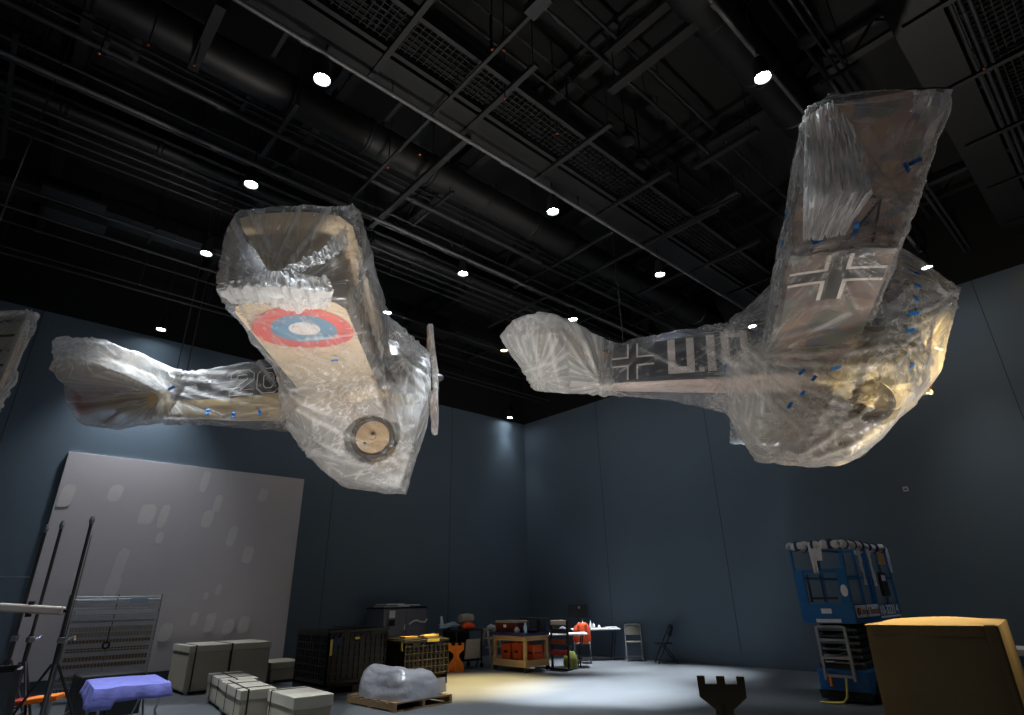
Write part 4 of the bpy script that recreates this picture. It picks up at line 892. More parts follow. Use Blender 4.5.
for j in range(17):
    for i in range(17):
        u, v = i/16, j/16; h = 1.19+.045*math.sin(PI*u)**.7*math.sin(PI*v)**.7+.012*noise.noise(V(u*4, v*4, 3))
        top.append(V(-Dp/2+Dp*u, Wd/2-Wd*v, h))
mb.add(top, [(j*17+i, j*17+i+1, (j+1)*17+i+1, (j+1)*17+i) for j in range(16) for i in range(16)])
mb.build('fabric_cover', M_tan, t, smooth=True)
MB().b2((-Dp/2-.012,-Wd/2-.012,.0),(-Dp/2+.05,-Wd/2+.10,1.205)).build('corner_flap', M_tan, t, bevel=.02)
MB().b2((-Dp/2-.01,Wd/2-.06,1.1),(-Dp/2+.01,-Wd/2+.1,1.196)).build('top_hem', M_tan, t, bevel=.006)
MB().b2((-Dp/2+.04,-Wd/2+.04,.0),(Dp/2-.04,Wd/2-.04,1.1)).build('crate_body', M_wood, t)
# blue object at the right edge behind the crate
p = onz(1019, 650, .75); t = thing('tool_case', 'blue case with white lid at the right edge behind the crate', 'case', V(p.x, p.y, 0), .1)
MB().b2((-.3,-.5,.05),(.3,.2,.70)).build('case_body', M_blue, t, bevel=.02); MB().b2((-.31,-.51,.70),(.31,.21,.78)).build('lid', M_white, t, bevel=.01)
for sx in (-.25,.25):
    for sy in (-.4,.1): MB().cyl((sx,sy,0),(sx,sy,.05),.03,10).build('foot', M_rubber, t)
# ============================================================ HOURGLASS STANDS
def hourglass(loc, rz, s, m, label, tw=.045):
    t = thing('hourglass_stand', label, 'stand', loc, rz)
    H = [(-.225,0),(.225,0),(.23,.14),(.085,.29),(.085,.37),(.22,.455),(.225,.60),(.15,.60),(.15,.545),(.04,.545),(.04,.60),(-.04,.60),(-.04,.545),(-.15,.545),(-.15,.60),(-.225,.60),(-.22,.455),(-.085,.37),(-.085,.29),(-.23,.14)]
    H = [(x*s, z*s*1.25) for x, z in H]
    # long board across, shorter board slotted through it
    MB().prism(H, (0,0,0), (0,1,0), (0,0,1), tw).build('profile_board', m, t, bevel=.003)
    K = [(-.12,0),(.12,0),(.06,.2),(.04,.40),(-.04,.40),(-.06,.2)]
    MB().prism([(x*s, z*s*1.25) for x, z in K], (0,0,0), (1,0,0), (0,0,1), tw*.9).build('slotted_fin', m, t, bevel=.003)
    return t
q = onz(720, 676, .75); hourglass((q.x, q.y, 0), math.atan2(q.y, q.x), 1., M_blackp, 'black notched hourglass-shaped stand at the bottom edge left of the scissor lift')
q = onz(456, 672, 0); hourglass((q.x, q.y, 0), math.atan2(q.y, q.x)+.1, .78, M_orange, 'orange hourglass-shaped stand beside the black wire bin')
# ============================================================ BLACK BULK BINS
def bin_(loc, sx, sy, h, label, lidtop=True, m=M_crate, strapc=None):
    t = thing('bulk_bin', label, 'bin', loc)
    for (a, b2_, nm) in (((0,0,0),(sx,.04,0),'front'),((0,sy-.04,0),(sx,sy,0),'back'),((0,0,0),(.04,sy,0),'left'),((sx-.04,0,0),(sx,sy,0),'right')):
        w = MB(); x0, y0 = a[0], a[1]; x1, y1 = b2_[0], b2_[1]
        w.b2((x0,y0,.14),(x1,y1,.22)); w.b2((x0,y0,h-.1),(x1,y1,h-.03))
        al = x1-x0 > y1-y0; L_ = (x1-x0) if al else (y1-y0); n = int(L_/.1)
        for k in range(n+1):
            c = L_*k/n; wd = .028 if k % 3 else .05
            if al: w.b2((max(x0,x0+c-wd/2),y0,.2),(min(x1,x0+c+wd/2),y1,h-.05))
            else: w.b2((x0,max(y0,y0+c-wd/2),.2),(x1,min(y1,y0+c+wd/2),h-.05))
        for k in range(1, 6):
            z = .2+(h-.3)*k/6
            if al: w.b2((x0,y0+.003,z-.014),(x1,y1-.003,z+.014))
            else: w.b2((x0+.003,y0,z-.014),(x1-.003,y1,z+.014))
        if al: w.b2((x0+.05,y0+.02,.2),(x1-.05,y1-.012,h-.06)) 
        else: w.b2((x0+.02,y0+.05,.2),(x1-.012,y1-.05,h-.06))
        w.build('slatted_side', m, t)
    s = MB()
    for xx in (.0, sx/2-.06, sx-.12): s.b2((xx,0,0),(xx+.12,sy,.14))
    s.build('skid', m, t); MB().b2((0,0,.12),(sx,sy,.16)).build('bin_floor', m, t)
    MB().b2((-.02,-.02,h-.04),(sx+.02,sy+.02,h)).b2((.05,.05,h),(sx*.45,sy-.05,h+.02)).b2((sx*.55,.05,h),(sx-.05,sy-.05,h+.02)).build('lid', m, t, bevel=.006)
    for k in range(2): MB().b2((sx*(.25+.5*k)-.08,-.035,h-.12),(sx*(.25+.5*k)+.08,-.02,h-.05)).build('latch', m, t)
    return t
t = bin_((5.17, 10.7, 0), 1.2, 1.35, 1.03, 'tall black slatted bulk bin nearest the cream boxes')
MB().b2((.03,-.025,.62),(.075,-.02,.88)).build('yellow_tag', M_yel, t); MB().b2((.5,-.04,.86),(.6,-.035,.9)).build('yellow_tag', M_yel, t)
MB().b2((.1,-.026,.78),(.25,-.021,.9)).build('blue_strap', M_dkblue, t)
t2 = bin_((6.56, 10.4, 0), 1.02, 1.2, .79, 'low black wire bulk bin with yellow tag right of the tall bin')
MB().b2((.5,-.05,.75),(.78,-.02,.80)).build('yellow_tag', M_yel, t2); MB().b2((-.03,.0,.62),(-.02,.06,.77)).build('yellow_tag', M_yel, t2)
M_brassy = mat('dusty_wire', (96, 82, 52), .6, .2)
wz = MB()
for k in range(11): wz.b2((.02+.1*k-.006*(k>0),-.03,.18),(.028+.1*k-.006*(k>0),-.022,.72))
for k in range(5): wz.b2((.0,-.034,.2+.12*k),(1.02,-.026,.21+.12*k))
wz.build('wire_face', M_brassy, t2)
for k, (x, z, w, h) in enumerate(((.3,.3,.2,.14),(.62,.28,.22,.2),(.15,.5,.2,.12),(.75,.5,.18,.1))): MB().b2((x,.05,z),(x+w,.2,z+h)).build('box_inside', M_plywood, t2)
for k, (x, y) in enumerate(((.2,.3),(.6,.2),(.85,.5))): tag(MB().b2((6.56+x,10.4+y,.81),(6.56+x+.3,10.4+y+.2,.845)).build('folded_board', M_plywood, bevel=.004), 'thin tan board lying on the low wire bin', 'board', 'tan boards on the low wire bin')
tag(MB().b2((5.35,11.0,1.0),(5.6,11.25,1.03)).build('flat_packet', M_dkblue, bevel=.004), 'small dark packet on the tall black bin', 'packet')
# ============================================================ GREY CABINET
t = thing('cabinet', 'grey plastic equipment cabinet behind the low wire bin', 'cabinet', (7.72, 13.2, 0))
MB().b2((0,0,.02),(1.2,.8,1.32)).build('body', M_grey, t, bevel=.01)
MB().b2((-.02,-.02,1.32),(1.22,.82,1.36)).build('top', M_black, t, bevel=.005)
MB().b2((.1,-.02,.2),(.58,0,1.25)).build('door', M_grey, t, bevel=.008); MB().b2((.62,-.02,.2),(1.14,0,1.25)).build('door', M_grey, t, bevel=.008)
MB().b2((.14,-.026,1.12),(.3,-.02,1.28)).build('paper_label', M_paper, t)
MB().b2((.13,-.03,.95),(.3,-.022,1.08)).build('dark_window', M_black, t); MB().b2((.1,-.04,.74),(.54,-.02,.92)).build('drawer_front', M_grey, t, bevel=.005)
MB().b2((.56,-.04,.85),(.59,-.02,.98)).build('handle', M_paper, t)
for (x0, x1, z) in ((.05,.75,1.36),(.4,1.05,1.385),(.1,.6,1.41)): tag(MB().b2((7.72+x0,13.25,z),(7.72+x1,13.8,z+.024)).build('foam_board', M_paper, bevel=.004), {1.36:'lowest white foam board on the grey cabinet',1.385:'right-hand white foam board on the grey cabinet',1.41:'topmost white foam board on the grey cabinet'}[z], 'board')
MB2 = MB(); pts = [V(8.42+.02*k+.4*k/9, 13.14, 1.0+.06*math.sin(k*.5)) for k in range(10)]
t = thing('air_hose', 'pale coiled hose hanging on the grey cabinet front', 'hose', (8.4,13.14,.98)); MB().tube([V(.0,0,-.02),V(.1,-.02,.05),V(.2,-.02,.07),V(.32,-.02,.03),V(.45,-.02,.02),V(.5,-.02,.09)], .022, 8).build('hose', M_white, t, smooth=True)
# ============================================================ DARK CART WITH PARTS
t = thing('utility_cart', 'black two-shelf cart with a pale panel leaning inside', 'cart', (8.95, 11.95, 0))
for z in (.16, .52, .80): MB().b2((0,0,z),(.8,.55,z+.035)).build('shelf', M_blackp, t, bevel=.008)
for x in (.02,.78):
    for y in (.02,.53): MB().cyl((x,y,.1),(x,y,.8),.018,8).build('post', M_blackp, t); MB().cyl((x,y-.015,.05),(x,y+.015,.05),.05,14).build('caster', M_rubber, t)
MB().b2((.0,.53,.2),(.8,.55,.8)).build('back_panel', M_black, t)
o = MB().box((9.42, 11.93, .42), (.42, .03, .42), R=Matrix.Rotation(.12, 3, 'X')).build('leaning_sheet', M_offw, bevel=.004); tag(o, 'pale square panel standing on the black cart shelf', 'panel')
# model parts on the cart
t = thing('model_aircraft', 'small pale blue model aircraft on the cart', 'model', (9.0, 12.32, .90), .3)
M_pale = mat('pale_blue', (176, 200, 222), .6)
MB().tube([(-.35,0,0),(-.1,0,.03),(.2,0,.05),(.35,0,.04)], [.02,.05,.06,.02], 12).build('fuselage', M_pale, t, smooth=True)
MB().b2((-.05,-.28,.03),(.1,.28,.05)).build('wing', M_pale, t, bevel=.006); MB().loft([[V(-.33,dy,.02),V(-.2,dy,.02),V(-.28,dy,.24),V(-.34,dy,.24)] for dy in (-.012,.012)]).build('tail_fin', M_pale, t)
MB().cyl((0,0,-.065),(0,0,.0),.04,10).build('stand', M_blackp, t)
o = MB().tube([(9.2,12.05,.9),(9.35,12.05,.93),(9.5,12.1,.9),(9.62,12.1,.88)], [.05,.08,.07,.03], 12).build('red_cloth', M_vest, smooth=True); tag(o, 'crumpled orange red cloth on the cart', 'cloth')
o = MB().lathe([(.001,-.22),(.09,-.2),(.11,0),(.09,.2),(.001,.22)], (9.5,12.3,1.07), (1,.15,0), 20).build('foam_roll', M_offw, smooth=True); tag(o, 'beige foam roll on top of the cart', 'roll')
o = MB().b2((9.35,12.15,.836),(9.65,12.42,.96)).build('tool_box', M_green, bevel=.01); tag(o, 'olive box under the foam roll on the cart', 'box')
# step stool
t = thing('step_stool', 'grey white step stool shelf between cart and workbench', 'step stool', (10.03, 11.95, 0), .15)
for s in (-1, 1):
    MB().bar((s*.24,-.22,0),(s*.17,-.02,.82), .05, .03).build('leg', M_offw, t); MB().bar((s*.24,.28,0),(s*.17,.05,.82), .04, .03).build('leg', M_offw, t)
for k, (z, y) in enumerate(((.22,-.18),(.42,-.12),(.62,-.07),(.82,0.02))): MB().b2((-.2,y-.06,z-.015),(.2,y+.13,z+.015)).build('step', M_offw, t, bevel=.005)
o = MB().tube([(9.9,11.95,.86),(10.02,11.96,.88),(10.15,11.98,.86)], [.03,.05,.03], 10).build('rag', M_sheet, smooth=True); tag(o, 'white rag on the step stool', 'rag')
# ============================================================ WORKBENCH
t = thing('workbench', 'wooden rolling workbench with orange cases on its shelf', 'workbench', (9.62, 10.32, 0))
BX, BY = .72, 1.08
for x in (.03, BX-.03):
    for y in (.03, BY-.03):
        MB().b2((x-.035,y-.035,.1),(x+.035,y+.035,.72)).build('leg', M_plywood, t, bevel=.004); MB().cyl((x-.015,y,.05),(x+.015,y,.05),.05,14).build('caster', M_rubber, t)
MB().b2((-.03,-.03,.72),(BX+.03,BY+.12,.78)).build('worktop', M_dkblue, t, bevel=.006)
MB().b2((0,0,.62),(BX,.025,.72)).b2((0,0,.62),(.025,BY,.72)).b2((BX-.025,0,.62),(BX,BY,.72)).b2((0,BY-.025,.62),(BX,BY,.72)).build('apron', M_plywood, t)
MB().b2((0,0,.12),(BX,BY,.15)).b2((0,-.01,.1),(BX,.02,.24)).b2((-.01,0,.1),(.02,BY,.24)).build('lower_shelf', M_plywood, t)
def case(loc, d, m, label, grp=None, rz=0):
    t = thing('hard_case', label, 'case', loc, rz, grp); x, y, z = d
    MB().b2((-x/2,-y/2,0),(x/2,y/2,z*.55)).build('shell_bottom', m, t, bevel=.012); MB().b2((-x/2,-y/2,z*.56),(x/2,y/2,z)).build('shell_top', m, t, bevel=.012)
    MB().b2((-x/2-.015,-.05,z*.5),(-x/2,.05,z*.62)).build('latch', M_blackp, t); return t
case((9.92,11.15,.15), (.28,.30,.40), M_orange2, 'orange case at the left end of the bench shelf'); case((9.92,10.78,.15), (.28,.28,.42), M_orange2, 'orange case in the middle of the bench shelf')
case((10.1,10.5,.15), (.3,.2,.38), M_orange2, 'orange case behind the front post of the workbench'); case((9.70,11.18,.15), (.05,.3,.08), M_paper, 'white flat box at the front of the bench shelf'); case((9.70,10.8,.15), (.06,.3,.1), M_blackp, 'small black box low on the bench shelf')
t = thing('chest', 'reddish brown tool chest on the workbench', 'chest', (9.98, 11.14, .78)); MB().b2((-.22,-.33,0),(.22,.33,.2)).build('chest_body', M_maroon, t, bevel=.008); MB().b2((-.23,-.34,.2),(.23,.34,.245)).build('lid', M_offw, t, bevel=.008); MB().b2((-.235,-.04,.1),(-.22,.04,.16)).build('clasp', M_paper, t)
t = thing('bench_machine', 'black machine with flat arm on the workbench end', 'machine', (10.08, 10.46, .78)); MB().b2((-.2,-.3,0),(.2,.3,.04)).build('base', M_blackp, t, bevel=.01)
MB().b2((-.1,-.27,.04),(.1,-.15,.26)).build('column', M_blackp, t, bevel=.01); MB().b2((-.18,-.3,.26),(.18,.32,.30)).build('flat_arm', M_pipe, t, bevel=.01); MB().cyl((0,.22,.06),(0,.22,.26),.02,10).build('needle_bar', M_steel, t)
o = MB().lathe([(.001,0),(.06,0),(.07,.05),(.03,.11),(.001,.12)], (9.78,10.75,.78), (0,0,1), 16).build('white_bottle', M_white, smooth=True); tag(o, 'white tub on the workbench beside the brown chest', 'tub')
o = MB().lathe([(.001,0),(.04,0),(.04,.14),(.02,.18),(.02,.21),(.001,.21)], (9.72,10.4,.78), (0,0,1), 16).build('spray_bottle', M_pale, smooth=True); tag(o, 'pale blue bottle at the near end of the workbench', 'bottle')
t = thing('tool_rack', 'dark rack with hanging tools right of the workbench', 'rack', (10.50, 10.1, 0), .2)
MB().b2((-.1,-.25,0),(.12,.25,.04)).build('base', M_blackp, t); 
for y in (-.22,.22): MB().b2((-.02,y-.02,.04),(.02,y+.02,1.02)).build('post', M_blackp, t)
for z, m in ((.3,M_red),(.52,M_maroon),(.74,M_blackp),(.92,M_offw)): MB().b2((-.06,-.2,z),(.06,.2,z+.1)).build('tool_tray', m, t, bevel=.008)
# ============================================================ TABLES
def ftable(loc, rz, L_, W_, h, label, legm, topm=M_white):
    t = thing('folding_table', label, 'table', loc, rz)
    MB().b2((-L_/2,-W_/2,h-.035),(L_/2,W_/2,h)).build('tabletop', topm, t, bevel=.012)
    for s in (-1, 1):
        for y in (-1, 1): MB().tube([(s*(L_/2-.12), y*(W_/2-.1), h-.03), (s*(L_/2-.22), y*(W_/2-.07), 0)], .014, 8).build('leg', legm, t)
        MB().cyl((s*(L_/2-.2),-(W_/2-.07),.12),(s*(L_/2-.2),(W_/2-.07),.12),.01,6).build('cross_bar', legm, t)
    return t
rzR = math.atan2(-.67, .74)
ftable((10.98, 10.45, 0), rzR, 1.15, .55, .72, 'white folding table in front of the orange vest', M_blackp)
ftable((12.72, 10.93, 0), rzR, 1.25, .6, .74, 'white folding table nearest the right wall', M_pipe)
def fchair(loc, rz, m, ms, label, h=.80):
    t = thing('folding_chair', label, 'chair', loc, rz)   # faces +x
    for s in (-.2, .2):
        MB().tube([(.22,s,0),(.02,s,.38),(-.14,s,.66),(-.2,s,h)], .012, 8).build('front_leg', m, t, smooth=True)
        MB().tube([(-.26,s*.9,0),(-.02,s*.9,.34),(.06,s*.9,.43)], .012, 8).build('rear_leg', m, t, smooth=True)
    MB().tube([(-.2,-.2,h),(-.205,-.14,h+.03),(-.205,.14,h+.03),(-.2,.2,h)], .012, 8).build('back_bow', m, t, smooth=True)
    MB().cyl((.16,-.2,.11),(.16,.2,.11),.009,6).build('stretcher', m, t); MB().cyl((-.2,-.18,.09),(-.2,.18,.09),.009,6).build('stretcher', m, t)
    MB().prism([(a+.02, b) for a, b in roundrect(.38,.38,.06)], (0,0,.43), (1,0,0), (0,1,0), .03).build('seat', ms, t, bevel=.006)
    bk = MB(); g = []
    for x_, z_ in ((-.135,.58),(-.165,.67),(-.19,.76),(-.2,.81)): g.append([V(x_+.025*math.cos(y*5)-.03, y, z_) for y in (-.19,-.1,0,.1,.19)]+[V(x_+.025*math.cos(y*5)-.042, y, z_) for y in (.19,.1,0,-.1,-.19)])
    bk.loft(g).build('backrest', ms, t, smooth=True); return t
fchair((13.1, 9.1, 0), math.atan2(.67,-.74), M_blackp, M_blackp, 'black folding chair standing alone by the right wall')
o = MB().lathe([(.001,0),(.05,0),(.05,.004),(.001,.004)], (13.1+.74*.19,9.1-.67*.19,.70), (.74,-.67,.25), 20).build('backrest_sticker', M_offw)
tag(o, 'pale round sticker on the back of the black folding chair', 'sticker')
fchair((13.12, 10.02, 0), math.atan2(-.6,-.8), M_alu, M_greyc, 'grey folding chair beside the far white table')
fchair((11.98, 10.74, 0), math.atan2(.7,.7), M_alu, M_greyc, 'silver folding chair with an orange vest on its back')
# vest over that chair
t = thing('safety_vest', 'bright orange vest hung over the silver chair', 'vest', (11.98-.14, 10.74-.14, 0), math.atan2(.7,.7))
rg = []
for z, w, d in ((.46,.17,.05),(.52,.22,.07),(.62,.22,.07),(.74,.2,.06),(.84,.18,.05),(.90,.10,.03)):
    rg.append([V(-.02+d*math.cos(a)*1.0, w*math.sin(a)*(1+.06*math.sin(5*a)), z+.02*math.sin(3*a)) for a in [2*PI*k/20 for k in range(20)]])
MB().loft(rg).build('vest_cloth', M_vest, t, smooth=True)
MB().b2((-.1,-.12,.50),(-.085,-.06,.86)).b2((-.1,.06,.50),(-.085,.12,.86)).build('stripe', M_orange2, t)
# monitor on a stand
t = thing('monitor', 'black flat monitor on a stand behind the far white table', 'monitor', (12.95, 11.7, 0), math.atan2(-1,-1))
MB().b2((-.02,-.27,.98),(.02,.27,1.32)).build('screen_case', M_blackp, t, bevel=.01); MB().b2((.02,-.25,1.0),(.023,.25,1.3)).build('screen', M_black, t); MB().cyl((-.03,0,.03),(-.03,0,1.15),.022,10).build('pole', M_blackp, t); MB().lathe([(.25,0),(.25,.02),(.05,.04),(.001,.04)], (-.03,0,0), (0,0,1), 24).build('base', M_blackp, t)
MB().cyl((.024,.03,1.24),(.027,.03,1.24),.035,16).build('sticker', M_offw, t)
# things on the tables
uR = V(.74,-.67,0)
T2 = V(12.72,10.93,.74)
for k, (s, h, r) in enumerate(((-.42,.16,.035),(-.33,.22,.03),(-.22,.1,.05),(-.12,.2,.028),(-.02,.13,.04),(.1,.09,.04))):
    p = T2+uR*s+V(.67,.74,0)*(.08*(-1)**k); lab = ['leftmost white bottle on the far table','tall white bottle second from the left on the far table','squat white tub on the far table','slim white bottle right of the squat tub','white jar in the middle of the far table','small white jar at the right of the bottles'][k]
    t = thing('bottle', lab, 'bottle', p); MB().lathe([(.001,0),(r,0),(r,h*.6),(r*.4,h*.78),(r*.35,h*.9),(.001,h*.9)], (0,0,0), (0,0,1), 16).build('bottle_body', M_white, t, smooth=True); MB().cyl((0,0,h*.9),(0,0,h),r*.45,12).build('cap', M_pale, t)
o = MB().box((T2+V(0,0,.015))+uR*.42, (.3,.2,.03), rz=rzR).build('paper_stack', M_paper, bevel=.004); tag(o, 'stack of white papers at the right end of the far table', 'papers')
t = thing('blue_bin', 'bright blue small bin on the left end of the near white table', 'bin', V(10.98,10.45,.72)-uR*.45, rzR)
M_bb = mat('bright_blue', (30, 60, 190), .5); MB().loft([[V(x*.07,y*.06,0) for x,y in ((-1,-1),(1,-1),(1,1),(-1,1))],[V(x*.09,y*.08,.11) for x,y in ((-1,-1),(1,-1),(1,1),(-1,1))]]).build('bin_body', M_bb, t, bevel=.006)
MB().b2((-.095,-.085,.105),(.095,.085,.12)).build('rim', M_bb, t)
o = MB().tube([V(10.98,10.45,.76)-uR*.1, V(10.98,10.45,.80)-uR*.0, V(10.98,10.45,.77)+uR*.12], [.04,.075,.04], 12).build('cloth_bundle', M_grey, smooth=True); tag(o, 'grey cloth bundle on the near white table', 'cloth')
# green bag on the floor and dark jacket under the table
q = onz(571, 669, 0); t = thing('canvas_bag', 'olive green canvas bag on the floor under the near table', 'bag', (q.x, q.y, 0))
MB().lathe([(.001,0),(.13,0),(.17,.12),(.14,.28),(.09,.36),(.001,.37)], (0,0,0), (0,0,1), 14).build('bag_body', M_green, t, smooth=True); MB().torus((0,0,.38),(1,.3,0),.07,.012,20,8).build('strap', M_blackp, t)
t = thing('small_bottle', 'small orange topped bottle on the green bag', 'bottle', (q.x-.04, q.y, .37)); MB().cyl((0,0,0),(0,0,.06),.025,10).build('cap', M_orange2, t)
q = onz(545, 670, 0); t = thing('stool', 'black low stool between workbench and near table', 'stool', (10.55,11.45,0))
MB().cyl((0,0,.55),(0,0,.60),.18,24).build('seat', M_blackp, t, bevel=.01)
for k in range(4): MB().tube([(.1*math.cos(k*PI/2),.1*math.sin(k*PI/2),.55),(.2*math.cos(k*PI/2),.2*math.sin(k*PI/2),0)], .013, 8).build('leg', M_blackp, t)
# ============================================================ CREAM ARCHIVE BOXES
def cbox(lo, d, label, lidh=.12, feet=True, straps=(), rz=0, grp=None):
    t = thing('archive_box', label, 'box', lo, rz, grp); x, y, z = d; f = .07 if feet else 0
    MB().b2((.015,.015,f),(x-.015,y-.015,z-lidh+.01)).build('box_body', M_kraft, t, bevel=.006)
    MB().b2((0,0,z-lidh),(x,y,z)).build('lid', M_lid, t, bevel=.01)
    if feet:
        for a in (.06, x-.12):
            for b in (.06, y-.12): MB().b2((a,b,0),(a+.06,b+.06,f+.01)).build('foot', M_alu, t)
        MB().b2((.02,.02,f-.02),(x-.02,y-.02,f+.01)).build('base_board', M_alu, t)
    for (axis, c) in straps:
        r = .006; w = .022
        if axis == 'x': pts = [V(c,-r,f),V(c,-r,z+r),V(c,y+r,z+r),V(c,y+r,f)]
        else: pts = [V(-r,c,f),V(-r,c,z+r),V(x+r,c,z+r),V(x+r,c,f)]
        s = MB()
        for p, q in zip(pts, pts[1:]): s.bar(p, q, w if abs((q-p).z) < .01 else w, .005) if abs((q-p).z) < .01 else s.box((p+q)/2, ((w if axis=='x' else .005),(.005 if axis=='x' else w),abs((q-p).z)))
        s.build('strap', M_strap, t)
    return t
cbox((3.44,12.74,0), (.75,1.15,.80), 'left one of the two tall cream boxes before the wall panel', straps=(('x',.12),)); cbox((4.2,12.74,0), (.75,1.15,.80), 'right one of the two tall cream boxes before the wall panel')
MB().b2((4.185,12.72,.1),(4.205,12.74,.79)); tag(MB().b2((4.182,12.725,.08),(4.208,12.738,.80)).b2((4.182,12.725,.80),(4.208,13.9,.806)).build('dark_strap', M_strap), 'dark strap hanging in the gap between the two tall cream boxes', 'strap')
cbox((5.13,13.1,0), (.68,.9,.38), 'small low cream box half hidden behind the black bin')
cbox((3.18,9.05,0), (.46,1.35,.42), 'near low cream box with black straps', straps=(('x',.1),('y',.25),('y',.9)), rz=-.12); cbox((3.38,10.45,0), (.52,1.3,.42), 'far low cream box with black straps behind the near one', straps=(('y',.3),('y',.9),('x',.2)), rz=-.12)
cbox((3.48,8.0,0), (.52,1.0,.40), 'low cream box cut by the bottom edge', lidh=.14, straps=(('y',.85),), rz=-.05)
# ============================================================ PALLET WITH WRAPPED LOAD
t = thing('pallet', 'wooden pallet on the floor before the black bins', 'pallet', (5.16, 8.36, 0), math.radians(3))
for k in range(6): MB().b2((.0,k*.235,.10),(1.08,k*.235+.16,.12)).build('deck_board', M_pallet, t)
for x in (0,.51,1.04): MB().b2((x,0,.02),(x+.045,1.34,.10)).build('stringer', M_pallet, t)
for y in (.0,.6,1.2): MB().b2((0,y,0),(1.08,y+.12,.02)).build('bottom_board', M_pallet, t)
def lump(c, d, seed, n=40, m=28):
    vs = []; 
    for j in range(m+1):
        th_ = PI/2*(1-j/m)
        for i in range(n):
            a = 2*PI*i/n; cc, ss = math.cos(a), math.sin(a); e = .55
            x = d[0]*math.copysign(abs(cc)**e, cc)*(math.cos(th_*1)**.45 if j else .0); y = d[1]*math.copysign(abs(ss)**e, ss)*(math.cos(th_)**.45 if j else .0)
            z = d[2]*math.sin(th_)**.8*(1-.28*(x/d[0]+.2)-.1*math.cos(y*4))
            p = V(x, y, max(z, .0)); p += p.normalized()*(.08*noise.noise(p*2.6+V(seed,0,0))+.045*abs(noise.noise(p*6))+.008*noise.noise(p*15)); p.z = max(p.z, 0); vs.append(p+V(*c))
    mb = MB(); mb.add(vs, [(j*n+i, j*n+(i+1) % n, (j+1)*n+(i+1) % n, (j+1)*n+i) for j in range(m) for i in range(n)]); return mb
M_bag = mat('milky_sheet', (168, 168, 174), .3, var=.12, scale=5, bump=.6, bscale=9, coat=.2)
t = thing('wrapped_load', 'bulky load under grey plastic sheeting on the pallet', 'wrapped load', (5.66, 9.0, .121), math.radians(3))
lump((0,0,0), (.5,.62,.42), 2).build('plastic_cover', M_bag, t, smooth=True)
MB().b2((-.3,-.45,.0),(.35,.45,.2)).build('cardboard_core', M_kraft, t)
MB().box((.25,-.55,.14), (.42,.02,.2), R=Matrix.Rotation(-.2, 3, 'X')).build('cardboard_flap', M_offw, t)
# ============================================================ WIRE SHELF UNIT LEANING UPRIGHT
t = thing('wire_rack', 'chrome wire shelving panels standing against the white panel', 'wire rack', (1.55, 13.45, 0))
for k, (y, z0, z1, x1) in enumerate(((0,.12,1.66,1.42),(.12,.12,1.62,1.42),(.24,.2,1.60,1.40))):
    g = MB()
    for i in range(29): g.cyl((x1*i/28,y,z0),(x1*i/28,y,z1),.004,5)
    g.build('wire_panel', M_wire, t)
    h = MB()
    for i in range(17): zz = z0+(z1-z0)*i/16; h.cyl((0,y-.008,zz),(x1,y-.008,zz),.006 if i % 4 else .012,6)
    h.build('shelf_rod', M_wire, t)
for x in (-.02, .72, 1.44): MB().cyl((x,.1,0),(x,.1,1.70),.014,8).build('upright', M_chrome, t)
for x in (-.02, 1.44): MB().cyl((x,-.2,.03),(x,.4,.03),.03,8).build('foot', M_rubber, t)
MB().b2((.9,-.03,1.56),(1.2,-.025,1.63)).build('tag_label', M_pale, t)
for (z, h, m_) in ((.36,.05,M_pallet),(.5,.07,M_pallet),(.62,.07,M_pallet),(.76,.06,M_pallet),(.9,.05,M_pallet),(1.0,.16,M_kraft),(1.24,.05,M_alu),(1.38,.06,M_white),(1.55,.04,M_white)): MB().b2((.1,.03,z),(1.38,.09,z+h)).build('added_band_board', m_, t)  # added boards; the pale ones stand in for bright highlights on the rack
tt = thing('pulley', 'round black pulley hung on the wire rack', 'pulley', (2.22,13.38,.86)); MB().torus((0,0,0),(0,1,0),.05,.016,20,8).build('ring', M_blackp, tt); MB().cyl((0,0,.05),(0,0,.3),.008,6).build('hook', M_blackp, tt)
o = MB().b2((1.65,11.3,.0),(2.5,12.0,.56)).build('black_case', M_blackp, bevel=.02); tag(o, 'black case behind the blue draped table', 'case')
